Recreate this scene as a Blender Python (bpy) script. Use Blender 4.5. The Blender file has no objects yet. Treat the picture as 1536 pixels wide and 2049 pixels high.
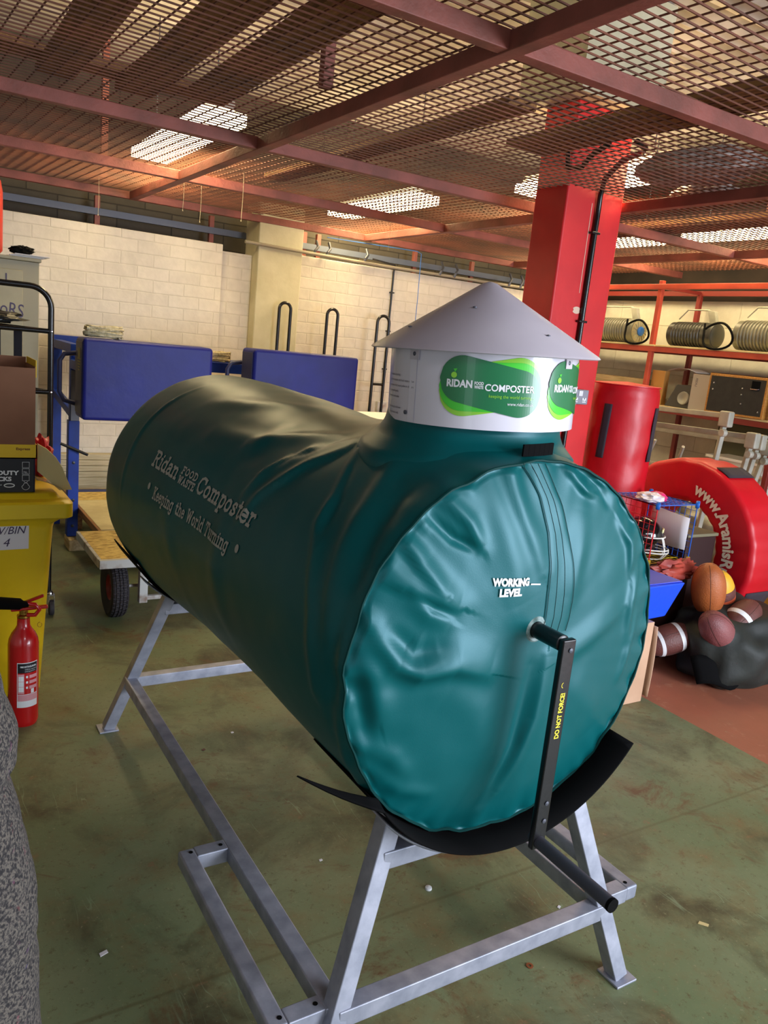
import bpy, math, random
import numpy as np
from mathutils import Vector, Matrix
from mathutils import noise as mnoise

random.seed(7)
S = bpy.context.scene
COL = S.collection
PI = math.pi
sin, cos, rad = math.sin, math.cos, math.radians

# ------------------------------------------------------------------ camera
YAW, PIT, ROL, FPX = 0.56464776, 0.2102526, -0.101048, 1581.6
CH = 1.6
_f = Vector((sin(YAW) * cos(PIT), cos(YAW) * cos(PIT), -sin(PIT)))
_r = Vector((cos(YAW), -sin(YAW), 0.0))
_d = _f.cross(_r)
_r2 = _r * cos(ROL) + _d * sin(ROL)
_d2 = -_r * sin(ROL) + _d * cos(ROL)
cam_data = bpy.data.cameras.new('camera')
cam = bpy.data.objects.new('camera', cam_data)
COL.objects.link(cam)
m3 = Matrix((_r2, -_d2, -_f)).transposed()
cam.matrix_world = Matrix.Translation((0, 0, CH)) @ m3.to_4x4()
cam_data.sensor_fit = 'HORIZONTAL'
cam_data.sensor_width = 36.0
cam_data.lens = FPX / 1536.0 * 36.0
cam_data.clip_start = 0.02
S.camera = cam

# ------------------------------------------------------------------ exposure, world, added area fill lights
S.view_settings.view_transform = 'Standard'
S.view_settings.look = 'None'
S.view_settings.gamma = 1.0
S.view_settings.exposure = 0.0
S.view_settings.use_curve_mapping = False
S.cycles.max_bounces = 7
S.cycles.diffuse_bounces = 4
S.cycles.glossy_bounces = 4
S.cycles.sample_clamp_indirect = 6.0
S.cycles.use_denoising = True

world = bpy.data.worlds.new('daylight')
S.world = world
world.use_nodes = True
wb = world.node_tree.nodes['Background']
wb.inputs[0].default_value = (0.80, 0.86, 1.0, 1)
wb.inputs[1].default_value = 0.55


def area_light(name, loc, target, sx, sy, power, color):
    ld = bpy.data.lights.new(name, 'AREA')
    ld.shape = 'RECTANGLE'; ld.size = sx; ld.size_y = sy
    ld.energy = power; ld.color = color
    o = bpy.data.objects.new(name, ld)
    COL.objects.link(o)
    o.location = loc
    o.rotation_euler = (Vector(target) - Vector(loc)).to_track_quat('-Z', 'Y').to_euler()
    return o


# added cool area light for an assumed doorway behind the camera; no opening modelled
area_light('assumed_doorway_fill', (4.2, -3.0, 1.6), (1.8, 3.0, 0.8), 2.6, 2.3, 400, (0.80, 0.88, 1.0))
area_light('added_side_fill', (-2.3, -1.3, 1.5), (1.2, 1.2, 0.9), 0.9, 1.3, 7, (0.80, 0.88, 1.0))  # added weak fill light from the left; no window is modelled there

area_light('loft_fill', (2.5, -2.4, 2.95), (3.0, 3.0, 3.5), 4.0, .5, 120, (0.9, 0.93, 1.0))  # added fill light, aimed upward to brighten the roof above the mesh

# ------------------------------------------------------------------ helpers


def lin(c):
    return tuple(((v / 255) / 12.92 if v / 255 <= 0.04045 else ((v / 255 + 0.055) / 1.055) ** 2.4) for v in c) + (1,)


def mat(name, color, rough=0.5, metal=0.0, c2=None, scale=6.0, detail=4.0, lo=0.35, hi=0.65, bump=0.0, bscale=40.0,
        stretch=None, coat=0.0, trans=0.0, spec=None, emit=None, estr=0.0, sheen=0.0, rough2=None):
    m = bpy.data.materials.new(name)
    m.use_nodes = True
    nt = m.node_tree
    b = nt.nodes['Principled BSDF']
    b.inputs['Base Color'].default_value = lin(color)
    b.inputs['Roughness'].default_value = rough
    b.inputs['Metallic'].default_value = metal
    if coat: b.inputs['Coat Weight'].default_value = coat
    if trans: b.inputs['Transmission Weight'].default_value = trans
    if sheen: b.inputs['Sheen Weight'].default_value = sheen
    if spec is not None: b.inputs['Specular IOR Level'].default_value = spec
    if emit:
        b.inputs['Emission Color'].default_value = lin(emit)
        b.inputs['Emission Strength'].default_value = estr
    tc = nt.nodes.new('ShaderNodeTexCoord')
    src = tc.outputs['Object']
    if stretch:
        mp = nt.nodes.new('ShaderNodeMapping')
        mp.inputs['Scale'].default_value = stretch
        nt.links.new(src, mp.inputs['Vector'])
        src = mp.outputs['Vector']
    if c2 is not None:
        n = nt.nodes.new('ShaderNodeTexNoise')
        n.inputs['Scale'].default_value = scale
        n.inputs['Detail'].default_value = detail
        nt.links.new(src, n.inputs['Vector'])
        r = nt.nodes.new('ShaderNodeValToRGB')
        r.color_ramp.elements[0].position = lo; r.color_ramp.elements[0].color = lin(color)
        r.color_ramp.elements[1].position = hi; r.color_ramp.elements[1].color = lin(c2)
        nt.links.new(n.outputs['Fac'], r.inputs['Fac'])
        nt.links.new(r.outputs['Color'], b.inputs['Base Color'])
        if rough2 is not None:
            mr = nt.nodes.new('ShaderNodeMapRange')
            mr.inputs['To Min'].default_value = rough
            mr.inputs['To Max'].default_value = rough2
            nt.links.new(n.outputs['Fac'], mr.inputs['Value'])
            nt.links.new(mr.outputs['Result'], b.inputs['Roughness'])
    if bump:
        n2 = nt.nodes.new('ShaderNodeTexNoise')
        n2.inputs['Scale'].default_value = bscale
        n2.inputs['Detail'].default_value = 5
        nt.links.new(src, n2.inputs['Vector'])
        bp = nt.nodes.new('ShaderNodeBump')
        bp.inputs['Strength'].default_value = bump
        bp.inputs['Distance'].default_value = 0.01
        nt.links.new(n2.outputs['Fac'], bp.inputs['Height'])
        nt.links.new(bp.outputs['Normal'], b.inputs['Normal'])
    return m


class MB:
    def __init__(s):
        s.v = []; s.f = []; s.smooth = True; s.mi = []

    def add(s, vs, fs, mi=0):
        o = len(s.v)
        s.v += [tuple(v) for v in vs]
        s.f += [tuple(i + o for i in f) for f in fs]
        s.mi += [mi] * len(fs)
        return s

    def box(s, x0, x1, y0, y1, z0, z1, mi=0, M=None):
        vs = [Vector((x, y, z)) for z in (z0, z1) for y in (y0, y1) for x in (x0, x1)]
        if M is not None: vs = [M @ v for v in vs]
        return s.add(vs, [(0, 2, 3, 1), (4, 5, 7, 6), (0, 1, 5, 4), (2, 6, 7, 3), (0, 4, 6, 2), (1, 3, 7, 5)], mi)

    def beam(s, a, b, w, h, up=(0, 0, 1), mi=0):
        """square bar from a to b, w across, h along up"""
        a = Vector(a); b = Vector(b); d = (b - a).normalized()
        u = Vector(up); u = (u - d * u.dot(d))
        if u.length < 1e-5: u = Vector((0, 1, 0)); u = u - d * u.dot(d)
        u.normalize(); r = d.cross(u)
        vs = []
        for p in (a, b):
            for i, j in ((-1, -1), (1, -1), (1, 1), (-1, 1)):
                vs.append(p + r * (i * w / 2) + u * (j * h / 2))
        return s.add(vs, [(0, 3, 2, 1), (4, 5, 6, 7), (0, 1, 5, 4), (1, 2, 6, 5), (2, 3, 7, 6), (3, 0, 4, 7)], mi)

    def tube(s, pts, r, n=12, closed=False, cap=True, mi=0, rs=None):
        pts = [Vector(p) for p in pts]; N = len(pts)
        tg = []
        for i in range(N):
            if closed: t = pts[(i + 1) % N] - pts[i - 1]
            else: t = pts[min(i + 1, N - 1)] - pts[max(i - 1, 0)]
            tg.append(t.normalized())
        u = Vector((0, 0, 1))
        if abs(tg[0].dot(u)) > 0.9: u = Vector((1, 0, 0))
        u = (u - tg[0] * u.dot(tg[0])).normalized()
        vs = []
        for i in range(N):
            u = (u - tg[i] * u.dot(tg[i])).normalized()
            w = tg[i].cross(u)
            rr = rs[i] if rs else r
            for k in range(n):
                a = 2 * PI * k / n
                vs.append(pts[i] + u * (cos(a) * rr) + w * (sin(a) * rr))
        fs = []
        for i in range(N if closed else N - 1):
            j = (i + 1) % N
            for k in range(n):
                k2 = (k + 1) % n
                fs.append((i * n + k, i * n + k2, j * n + k2, j * n + k))
        if cap and not closed:
            fs.append(tuple(range(n - 1, -1, -1)))
            fs.append(tuple((N - 1) * n + k for k in range(n)))
        return s.add(vs, fs, mi)

    def lathe(s, prof, n=48, M=None, mi=0, closed=False):
        """prof list of (r, z) about Z"""
        vs = []
        for r, z in prof:
            for k in range(n):
                a = 2 * PI * k / n
                v = Vector((r * cos(a), r * sin(a), z))
                vs.append(M @ v if M is not None else v)
        fs = []
        P = len(prof)
        for i in range(P if closed else P - 1):
            j = (i + 1) % P
            for k in range(n):
                k2 = (k + 1) % n
                fs.append((i * n + k, i * n + k2, j * n + k2, j * n + k))
        if not closed:
            if prof[0][0] > 1e-4: fs.append(tuple(range(n - 1, -1, -1)))
            if prof[-1][0] > 1e-4: fs.append(tuple((P - 1) * n + k for k in range(n)))
        return s.add(vs, fs, mi)

    def prism(s, poly, vec, mi=0):
        """poly list of 3D points, extruded by vec"""
        n = len(poly); vec = Vector(vec)
        vs = [Vector(p) for p in poly] + [Vector(p) + vec for p in poly]
        fs = [tuple(range(n - 1, -1, -1)), tuple(range(n, 2 * n))]
        fs += [(i, (i + 1) % n, n + (i + 1) % n, n + i) for i in range(n)]
        return s.add(vs, fs, mi)

    def grid(s, fn, nu, nv, closeu=False, closev=False, mi=0):
        """fn(i,j)->point for i<nu,j<nv"""
        vs = [fn(i, j) for i in range(nu) for j in range(nv)]
        fs = []
        for i in range(nu if closeu else nu - 1):
            for j in range(nv if closev else nv - 1):
                i2 = (i + 1) % nu; j2 = (j + 1) % nv
                fs.append((i * nv + j, i2 * nv + j, i2 * nv + j2, i * nv + j2))
        return s.add(vs, fs, mi)

    def build(s, name, m, parent=None, smooth=True, bevel=0.0, seg=2, solid=0.0, origin=None, subd=0, angle=40, voff=0):
        if parent is None:
            if origin is None:
                a = np.array(s.v)
                origin = ((a[:, 0].min() + a[:, 0].max()) / 2, (a[:, 1].min() + a[:, 1].max()) / 2, a[:, 2].min())
        else:
            origin = ORG[parent.name]
        me = bpy.data.meshes.new(name)
        me.from_pydata([(v[0] - origin[0], v[1] - origin[1], v[2] - origin[2]) for v in s.v], [], s.f)
        ms = m if isinstance(m, (list, tuple)) else [m]
        for x in ms: me.materials.append(x)
        for p, k in zip(me.polygons, s.mi): p.material_index = k
        me.update()
        import bmesh
        bm = bmesh.new(); bm.from_mesh(me)
        bmesh.ops.recalc_face_normals(bm, faces=bm.faces)
        bm.to_mesh(me); bm.free()
        o = bpy.data.objects.new(name, me)
        COL.objects.link(o)
        if parent is None: o.location = origin
        else: o.parent = parent
        ORG[o.name] = origin
        if solid:
            md = o.modifiers.new('solid', 'SOLIDIFY'); md.thickness = solid; md.offset = voff
        if bevel:
            md = o.modifiers.new('bevel', 'BEVEL'); md.width = bevel; md.segments = seg
            md.limit_method = 'ANGLE'; md.angle_limit = rad(35)
        if subd:
            md = o.modifiers.new('sub', 'SUBSURF'); md.levels = subd; md.render_levels = subd
        if smooth:
            me.polygons.foreach_set('use_smooth', [True] * len(me.polygons))
            me.set_sharp_from_angle(angle=rad(angle)) if not bevel else None
            if bevel:
                md = o.modifiers.new('wn', 'WEIGHTED_NORMAL'); md.keep_sharp = True
        return o


ORG = {}


def tag(o, label=None, cat=None, group=None, kind=None):
    if label: o['label'] = label
    if cat: o['category'] = cat
    if group: o['group'] = group
    if kind: o['kind'] = kind
    return o


def thing(name, label, cat, loc, group=None):
    o = bpy.data.objects.new(name, None)
    o.empty_display_size = 0.05
    COL.objects.link(o)
    o.location = loc
    ORG[o.name] = tuple(loc)
    return tag(o, label, cat, group)


def copy_tree(o, parent=None):
    c = o.copy(); COL.objects.link(c)
    ORG[c.name] = ORG[o.name]
    if parent is not None: c.parent = parent
    for ch in list(o.children): copy_tree(ch, c)
    return c


def struct(o): o['kind'] = 'structure'; return o


def text_mesh(txt, size, bold=0.0, align='LEFT', space=1.0, shear=0.0, line=1.0):
    cu = bpy.data.curves.new('lettering', 'FONT')
    cu.body = txt; cu.size = size; cu.align_x = align; cu.space_character = space
    cu.shear = shear; cu.offset = bold; cu.resolution_u = 3; cu.space_line = line
    o = bpy.data.objects.new('lettering', cu)
    COL.objects.link(o)
    dg = bpy.context.evaluated_depsgraph_get(); dg.update()
    me = bpy.data.meshes.new_from_object(o.evaluated_get(dg))
    vs = [tuple(v.co) for v in me.vertices]; fs = [tuple(p.vertices) for p in me.polygons]
    bpy.data.objects.remove(o); bpy.data.curves.remove(cu); bpy.data.meshes.remove(me)
    return vs, fs


def lettering(mb, txt, size, fn, mi=0, fit=None, subdiv=0, **kw):
    """fn(u, v) -> 3D point, u along the line, v up"""
    vs, fs = text_mesh(txt, size, **kw)
    if fit is not None:
        w = max(v[0] for v in vs) - min(v[0] for v in vs); x0 = min(v[0] for v in vs)
        vs = [((v[0] - x0) * fit / w, v[1], 0) for v in vs]
    if subdiv:
        import bmesh
        bm = bmesh.new()
        bv = [bm.verts.new(v) for v in vs]
        for f in fs:
            try: bm.faces.new([bv[i] for i in f])
            except ValueError: pass
        bmesh.ops.triangulate(bm, faces=bm.faces)
        for _ in range(4):
            es = [e for e in bm.edges if e.calc_length() > subdiv]
            if not es: break
            bmesh.ops.subdivide_edges(bm, edges=es, cuts=1)
            bmesh.ops.triangulate(bm, faces=bm.faces)
        bm.verts.index_update()
        vs = [tuple(v.co) for v in bm.verts]; fs = [tuple(v.index for v in f.verts) for f in bm.faces]
        bm.free()
    mb.add([fn(v[0], v[1]) for v in vs], fs, mi)
    return mb


def arcpts(c, r, a0, a1, n, ax='xz'):
    o = []
    for i in range(n + 1):
        a = rad(a0 + (a1 - a0) * i / n)
        p = [c[0], c[1], c[2]]
        k = {'x': 0, 'y': 1, 'z': 2}
        p[k[ax[0]]] += r * cos(a); p[k[ax[1]]] += r * sin(a)
        o.append(tuple(p))
    return o


def fnoise(x, y, z=0.0): return mnoise.noise(Vector((x, y, z)))

# ------------------------------------------------------------------ materials
galv = mat('galvanised_steel', (176, 178, 192), 0.42, 0.4, c2=(140, 144, 158), scale=18, lo=.3, hi=.7, bump=.05, bscale=60, rough2=.55)
red_oxide = mat('red_oxide_paint', (158, 88, 76), 0.6, c2=(122, 70, 58), scale=5, bump=.2, bscale=60)
mesh_m = mat('rusty_mesh', (122, 70, 48), 0.7, c2=(88, 54, 38), scale=3)
pvc = mat('green_pvc', (0, 84, 86), 0.40, bump=.03, bscale=380, spec=.45)
pvc.node_tree.nodes['Principled BSDF'].inputs['Specular Tint'].default_value = (.55, .85, 1.0, 1)
pvc_neck = pvc
white_plastic = mat('white_plastic', (226, 222, 232), 0.22, c2=(214, 210, 222), scale=2, coat=.3)
grey_plastic = mat('warm_white_plastic', (196, 188, 196), 0.4, c2=(180, 172, 182), scale=3)
print_white = mat('white_print', (228, 230, 232), 0.5)
print_grey = mat('faded_print', (176, 176, 168), 0.6)
black_rubber = mat('black_rubber', (6, 6, 7), 0.85, spec=.12)
black_metal = mat('black_painted_steel', (22, 22, 25), 0.32, bump=.04, bscale=90)
black_tube = mat('black_gloss_tube', (18, 17, 18), 0.25)
grip_m = mat('grey_grip', (62, 62, 72), 0.55)
dark_green = mat('logo_dark_green', (10, 110, 62), 0.3, coat=.3)
mid_green = mat('logo_mid_green', (60, 196, 40), 0.3, coat=.3)
lime = mat('logo_lime', (142, 210, 52), 0.3, coat=.3)
yellow_print = mat('yellow_print', (240, 220, 60), 0.5)
blue_vinyl = mat('navy_blue_vinyl', (24, 33, 122), 0.5, c2=(20, 27, 104), scale=4, bump=.25, bscale=9, spec=.3)
blue_vinyl_d = mat('dark_navy_vinyl', (40, 44, 92), 0.5, c2=(30, 34, 72), scale=4)
blue_steel = mat('blue_painted_steel', (12, 54, 156), 0.5, c2=(8, 40, 120), scale=5, spec=.3)
steel_grey = mat('bare_grey_steel', (86, 88, 98), 0.5, metal=.4)
osb = mat('osb_board', (226, 198, 116), 0.75, c2=(168, 130, 60), scale=26, detail=6, lo=.42, hi=.66, stretch=(1, 2.6, 1), bump=.3, bscale=40)
plywood = mat('plywood_board', (222, 208, 156), 0.75, c2=(200, 184, 134), scale=6)
timber = mat('pale_timber', (196, 178, 138), 0.7, c2=(168, 146, 104), scale=8, stretch=(8, .6, 8))
timber_x = mat('pale_timber_lengths', (190, 180, 150), 0.7, c2=(160, 148, 116), scale=8, stretch=(.6, 8, 8))
brown_wood = mat('brown_wood', (158, 112, 60), 0.7, c2=(120, 82, 42), scale=7, stretch=(8, .7, 8), bump=.2, bscale=20)
yellow_plastic = mat('yellow_bin_plastic', (240, 206, 26), 0.42, c2=(224, 190, 22), scale=3, bump=.03, bscale=150)
card = mat('brown_cardboard', (140, 96, 70), 0.8, c2=(128, 86, 62), scale=5)
card_pale = mat('pale_cardboard', (206, 166, 136), 0.8, c2=(192, 152, 122), scale=5)
yellow_card = mat('yellow_card', (230, 190, 20), 0.5)
black_card = mat('black_card', (24, 24, 30), 0.45)
navy_card = mat('navy_card', (30, 36, 84), 0.5)
paper = mat('white_paper', (226, 222, 226), 0.7)
paper_buff = mat('buff_paper', (206, 186, 130), 0.7)
red_gloss = mat('red_gloss_paint', (190, 14, 20), 0.25, coat=.5)
red_vinyl = mat('red_vinyl', (206, 16, 34), 0.4, c2=(186, 12, 28), scale=3, bump=.3, bscale=8)
red_paint = mat('red_wall_paint', (222, 40, 42), 0.5, c2=(206, 34, 38), scale=4, bump=.06, bscale=30)
velcro = mat('dark_velcro', (52, 44, 52), 0.9)
felt_m = None
brass = mat('brass', (196, 150, 70), 0.3, 1.0)
chrome = mat('chrome', (210, 210, 215), 0.15, 1.0)
grey_locker = mat('grey_locker_steel', (166, 156, 124), 0.55, c2=(146, 138, 110), scale=4)
grey_locker_d = mat('grey_locker_edge', (146, 138, 112), 0.55)
marker = mat('marker_pen', (66, 54, 86), 0.6)
rope_m = mat('cotton_rope', (206, 194, 158), 0.9, c2=(170, 156, 116), scale=60, bump=.5, bscale=120)
orange_steel = mat('orange_red_racking', (190, 74, 50), 0.5, c2=(168, 60, 42), scale=6)
dark_red_steel = mat('dark_red_racking', (120, 34, 28), 0.5)
duct_m = mat('ribbed_grey_plastic', (124, 124, 112), 0.35, c2=(100, 100, 90), scale=5)
duct_d = mat('dark_ribbed_plastic', (60, 60, 56), 0.35)
cream_m = mat('cream_plastic', (172, 164, 128), 0.35)
grey_frame = mat('grey_white_plastic', (168, 168, 154), 0.45, c2=(140, 140, 126), scale=8)
blue_plastic = mat('bright_blue_plastic', (30, 100, 190), 0.4)
blue_foam = mat('bright_blue_vinyl', (12, 78, 240), 0.38, bump=.15, bscale=14)
blue_foam_top = mat('lilac_blue_vinyl', (84, 96, 214), 0.4)
red_wire = mat('red_wire', (214, 40, 48), 0.4)
blue_wire = mat('blue_wire', (40, 96, 196), 0.4)
yellow_wire = mat('yellow_wire', (226, 196, 40), 0.4)
leather_tan = mat('tan_leather', (176, 96, 44), 0.5, c2=(156, 82, 38), scale=9, bump=.3, bscale=160)
leather_dark = mat('dark_brown_leather', (104, 58, 52), 0.5, c2=(86, 46, 42), scale=9, bump=.3, bscale=160)
leather_rose = mat('reddish_leather', (136, 78, 78), 0.5, c2=(118, 64, 64), scale=9, bump=.3, bscale=160)
bag_m = mat('black_nylon', (26, 30, 27), 0.65, c2=(36, 42, 36), scale=4, bump=.35, bscale=14)
maroon = mat('maroon_plastic', (44, 16, 14), 0.6)
helmet_m = mat('black_gloss_shell', (14, 12, 12), 0.12, coat=.6)
white_gloss = mat('white_coated_wire', (230, 226, 216), 0.3)
pink = mat('pink_plastic', (236, 60, 130), 0.4)
tyre_m = mat('tyre_rubber', (44, 40, 46), 0.7)
tread_m = mat('tread_groove', (14, 12, 16), 0.9)
white_paint = mat('chipped_white_paint', (192, 192, 190), 0.6, c2=(140, 118, 104), scale=14, lo=.52, hi=.7)
socket_m = mat('grey_metal_socket', (150, 152, 164), 0.4, metal=.3)
green_wall_m = None


def floor_material():
    m = bpy.data.materials.new('painted_concrete'); m.use_nodes = True
    nt = m.node_tree; b = nt.nodes['Principled BSDF']; L = nt.links
    tc = nt.nodes.new('ShaderNodeTexCoord'); P = tc.outputs['Object']

    def noise(scale, detail=5, rough=.6, dist=0.0, vec=None):
        n = nt.nodes.new('ShaderNodeTexNoise'); n.inputs['Scale'].default_value = scale
        n.inputs['Detail'].default_value = detail; n.inputs['Roughness'].default_value = rough
        n.inputs['Distortion'].default_value = dist
        L.new(vec or P, n.inputs['Vector']); return n.outputs['Fac']

    def ramp(f, a, c, b_, d):
        r = nt.nodes.new('ShaderNodeValToRGB')
        r.color_ramp.elements[0].position = a; r.color_ramp.elements[0].color = c
        r.color_ramp.elements[1].position = b_; r.color_ramp.elements[1].color = d
        L.new(f, r.inputs['Fac']); return r.outputs['Color']

    def mix(fac, a, c):
        n = nt.nodes.new('ShaderNodeMix'); n.data_type = 'RGBA'
        if isinstance(fac, float): n.inputs[0].default_value = fac
        else: L.new(fac, n.inputs[0])
        for s_, v in ((6, a), (7, c)):
            if isinstance(v, tuple): n.inputs[s_].default_value = v
            else: L.new(v, n.inputs[s_])
        return n.outputs[2]
    bw = lambda f, a, c: ramp(f, a, (0, 0, 0, 1), c, (1, 1, 1, 1))
    green = ramp(noise(1.6, 6), .3, lin((98, 114, 78)), .7, lin((128, 132, 98)))
    green = mix(bw(noise(4.5, 8, .7), .48, .72), green, lin((116, 102, 66)))
    green = mix(bw(noise(2.3, 8, .65, .6), .50, .66), green, lin((76, 72, 48)))
    green = mix(bw(noise(9, 8, .75), .62, .72), green, lin((140, 104, 76)))
    green = mix(bw(noise(38, 6, .8), .56, .66), green, lin((92, 84, 54)))
    green = mix(bw(noise(70, 5, .8), .60, .68), green, lin((146, 142, 108)))
    green = mix(bw(noise(3.2, 9, .75, 1.0), .56, .66), green, lin((104, 78, 50)))
    red = ramp(noise(2.5, 6), .3, lin((168, 98, 74)), .7, lin((148, 92, 68)))
    red = mix(bw(noise(8, 8, .7), .58, .75), red, lin((186, 138, 108)))
    sx = nt.nodes.new('ShaderNodeSeparateXYZ'); L.new(P, sx.inputs[0])
    gt = nt.nodes.new('ShaderNodeMath'); gt.operation = 'GREATER_THAN'; gt.inputs[1].default_value = 3.15
    L.new(sx.outputs['X'], gt.inputs[0])
    c = mix(gt.outputs[0], green, red)
    # thin scuffed scratches
    mp = nt.nodes.new('ShaderNodeMapping'); mp.inputs['Scale'].default_value = (5.0, .45, 1); mp.inputs['Rotation'].default_value = (0, 0, rad(14))
    L.new(P, mp.inputs['Vector'])
    w = noise(3.0, 2, .5, 0, mp.outputs['Vector'])
    sc = nt.nodes.new('ShaderNodeMath'); sc.operation = 'SUBTRACT'; L.new(w, sc.inputs[0]); sc.inputs[1].default_value = .5
    ab = nt.nodes.new('ShaderNodeMath'); ab.operation = 'ABSOLUTE'; L.new(sc.outputs[0], ab.inputs[0])
    ln = ramp(ab.outputs[0], .0, (1, 1, 1, 1), .0035, (0, 0, 0, 1))
    msk = bw(noise(2.2, 3), .52, .62)
    mm = nt.nodes.new('ShaderNodeMath'); mm.operation = 'MULTIPLY'
    L.new(ln, mm.inputs[0]); L.new(msk, mm.inputs[1])
    m2 = nt.nodes.new('ShaderNodeMath'); m2.operation = 'MULTIPLY'; m2.inputs[1].default_value = .45; L.new(mm.outputs[0], m2.inputs[0])
    c = mix(m2.outputs[0], c, lin((150, 176, 140)))
    # slab joint along X at y = 1.6
    jy = nt.nodes.new('ShaderNodeMath'); jy.operation = 'SUBTRACT'; jy.inputs[1].default_value = 1.6; L.new(sx.outputs['Y'], jy.inputs[0])
    ja = nt.nodes.new('ShaderNodeMath'); ja.operation = 'ABSOLUTE'; L.new(jy.outputs[0], ja.inputs[0])
    jl = ramp(ja.outputs[0], .002, (1, 1, 1, 1), .008, (0, 0, 0, 1))
    j2 = nt.nodes.new('ShaderNodeMath'); j2.operation = 'MULTIPLY'; j2.inputs[1].default_value = .5; L.new(jl, j2.inputs[0])
    c = mix(j2.outputs[0], c, lin((88, 78, 46)))
    L.new(c, b.inputs['Base Color'])
    rr = nt.nodes.new('ShaderNodeMapRange'); rr.inputs['To Min'].default_value = .38; rr.inputs['To Max'].default_value = .68
    L.new(noise(6, 6), rr.inputs['Value']); L.new(rr.outputs[0], b.inputs['Roughness'])
    bp = nt.nodes.new('ShaderNodeBump'); bp.inputs['Strength'].default_value = .12; bp.inputs['Distance'].default_value = .01
    L.new(noise(30, 8, .7), bp.inputs['Height']); L.new(bp.outputs[0], b.inputs['Normal'])
    return m


def brick_material(name, c1, c2, cm, sw='xz', scale=1.0, bw=.225, bh=.075, rough=.6, mortar=.006, bump=.55):
    m = bpy.data.materials.new(name); m.use_nodes = True
    nt = m.node_tree; b = nt.nodes['Principled BSDF']; L = nt.links
    tc = nt.nodes.new('ShaderNodeTexCoord')
    sp = nt.nodes.new('ShaderNodeSeparateXYZ'); L.new(tc.outputs['Object'], sp.inputs[0])
    cb = nt.nodes.new('ShaderNodeCombineXYZ')
    L.new(sp.outputs['X' if sw[0] == 'x' else 'Y'], cb.inputs[0]); L.new(sp.outputs['Z'], cb.inputs[1])
    ns = nt.nodes.new('ShaderNodeTexNoise'); ns.inputs['Scale'].default_value = 5; ns.inputs['Detail'].default_value = 3
    L.new(tc.outputs['Object'], ns.inputs['Vector'])
    vm = nt.nodes.new('ShaderNodeVectorMath'); vm.operation = 'MULTIPLY_ADD'
    vm.inputs[1].default_value = (.012, .012, 0)
    L.new(ns.outputs['Color'], vm.inputs[0]); L.new(cb.outputs[0], vm.inputs[2])
    br = nt.nodes.new('ShaderNodeTexBrick')
    br.inputs['Scale'].default_value = scale
    br.inputs['Brick Width'].default_value = bw; br.inputs['Row Height'].default_value = bh
    br.inputs['Mortar Size'].default_value = mortar; br.inputs['Mortar Smooth'].default_value = .5
    br.inputs['Color1'].default_value = lin(c1); br.inputs['Color2'].default_value = lin(c2); br.inputs['Mortar'].default_value = lin(cm)
    L.new(vm.outputs[0], br.inputs['Vector'])
    n2 = nt.nodes.new('ShaderNodeTexNoise'); n2.inputs['Scale'].default_value = 14; n2.inputs['Detail'].default_value = 6
    L.new(tc.outputs['Object'], n2.inputs['Vector'])
    mx = nt.nodes.new('ShaderNodeMix'); mx.data_type = 'RGBA'; mx.blend_type = 'MULTIPLY'; mx.inputs[0].default_value = .25
    L.new(br.outputs['Color'], mx.inputs[6]); L.new(n2.outputs['Fac'], mx.inputs[7])
    L.new(mx.outputs[2], b.inputs['Base Color'])
    ad = nt.nodes.new('ShaderNodeMath'); ad.operation = 'MULTIPLY_ADD'; ad.inputs[1].default_value = -1.0
    L.new(br.outputs['Fac'], ad.inputs[0]); L.new(n2.outputs['Fac'], ad.inputs[2])
    bp = nt.nodes.new('ShaderNodeBump'); bp.inputs['Strength'].default_value = bump; bp.inputs['Distance'].default_value = .008
    L.new(ad.outputs[0], bp.inputs['Height']); L.new(bp.outputs[0], b.inputs['Normal'])
    b.inputs['Roughness'].default_value = rough
    return m


floor_m = floor_material()
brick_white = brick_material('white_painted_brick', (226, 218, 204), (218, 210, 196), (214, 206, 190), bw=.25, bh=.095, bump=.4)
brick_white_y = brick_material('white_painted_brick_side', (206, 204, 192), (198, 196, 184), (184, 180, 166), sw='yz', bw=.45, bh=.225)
block_grey = brick_material('bare_grey_block', (96, 88, 74), (78, 72, 62), (60, 54, 46), bw=.45, bh=.225, rough=.9)
concrete_m = mat('painted_concrete_pier', (206, 200, 172), 0.7, c2=(188, 182, 150), scale=4, bump=.15, bscale=30)
dark_void = mat('dark_mottled_wall', (38, 30, 26), 0.9, c2=(56, 44, 36), scale=3)  # very dark brown with random mottling, for the upper right wall


# ------------------------------------------------------------------ the building
ZM = 2.5      # underside of the mesh ceiling
b = MB().box(-3.0, 7.0, -4.0, 7.2, -0.1, 0.0)
struct(b.build('floor', floor_m, origin=(0, 0, 0), smooth=False))
# back wall: painted brick up to 2.25, with a brick pier and concrete pier
b = MB().box(-3.0, 2.30, 6.46, 6.7, 0, 2.245)
b.box(2.30, 2.58, 6.52, 6.7, 0, 2.20)
b.box(2.98, 6.5, 6.50, 6.7, 0, 2.26)
struct(b.build('wall_back', brick_white, origin=(0, 0, 0), smooth=False, bevel=.006))
b = MB().box(2.58, 2.98, 6.40, 6.7, 0, 2.62)
struct(b.build('trim_1', concrete_m, bevel=.01))
b = MB().box(-3.0, 7.0, 6.95, 7.1, 0, 3.9)
struct(b.build('wall_back_upper', block_grey, origin=(0, 0, 0), smooth=False))
b = MB().box(6.3, 6.5, -4.0, 6.5, 0, 2.25)
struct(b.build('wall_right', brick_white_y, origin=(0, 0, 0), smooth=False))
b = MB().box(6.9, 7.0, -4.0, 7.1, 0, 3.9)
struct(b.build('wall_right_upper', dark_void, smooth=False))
b = MB().box(-2.7, -2.5, -1.9 + 0, 6.5, 0, 3.9)
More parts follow.
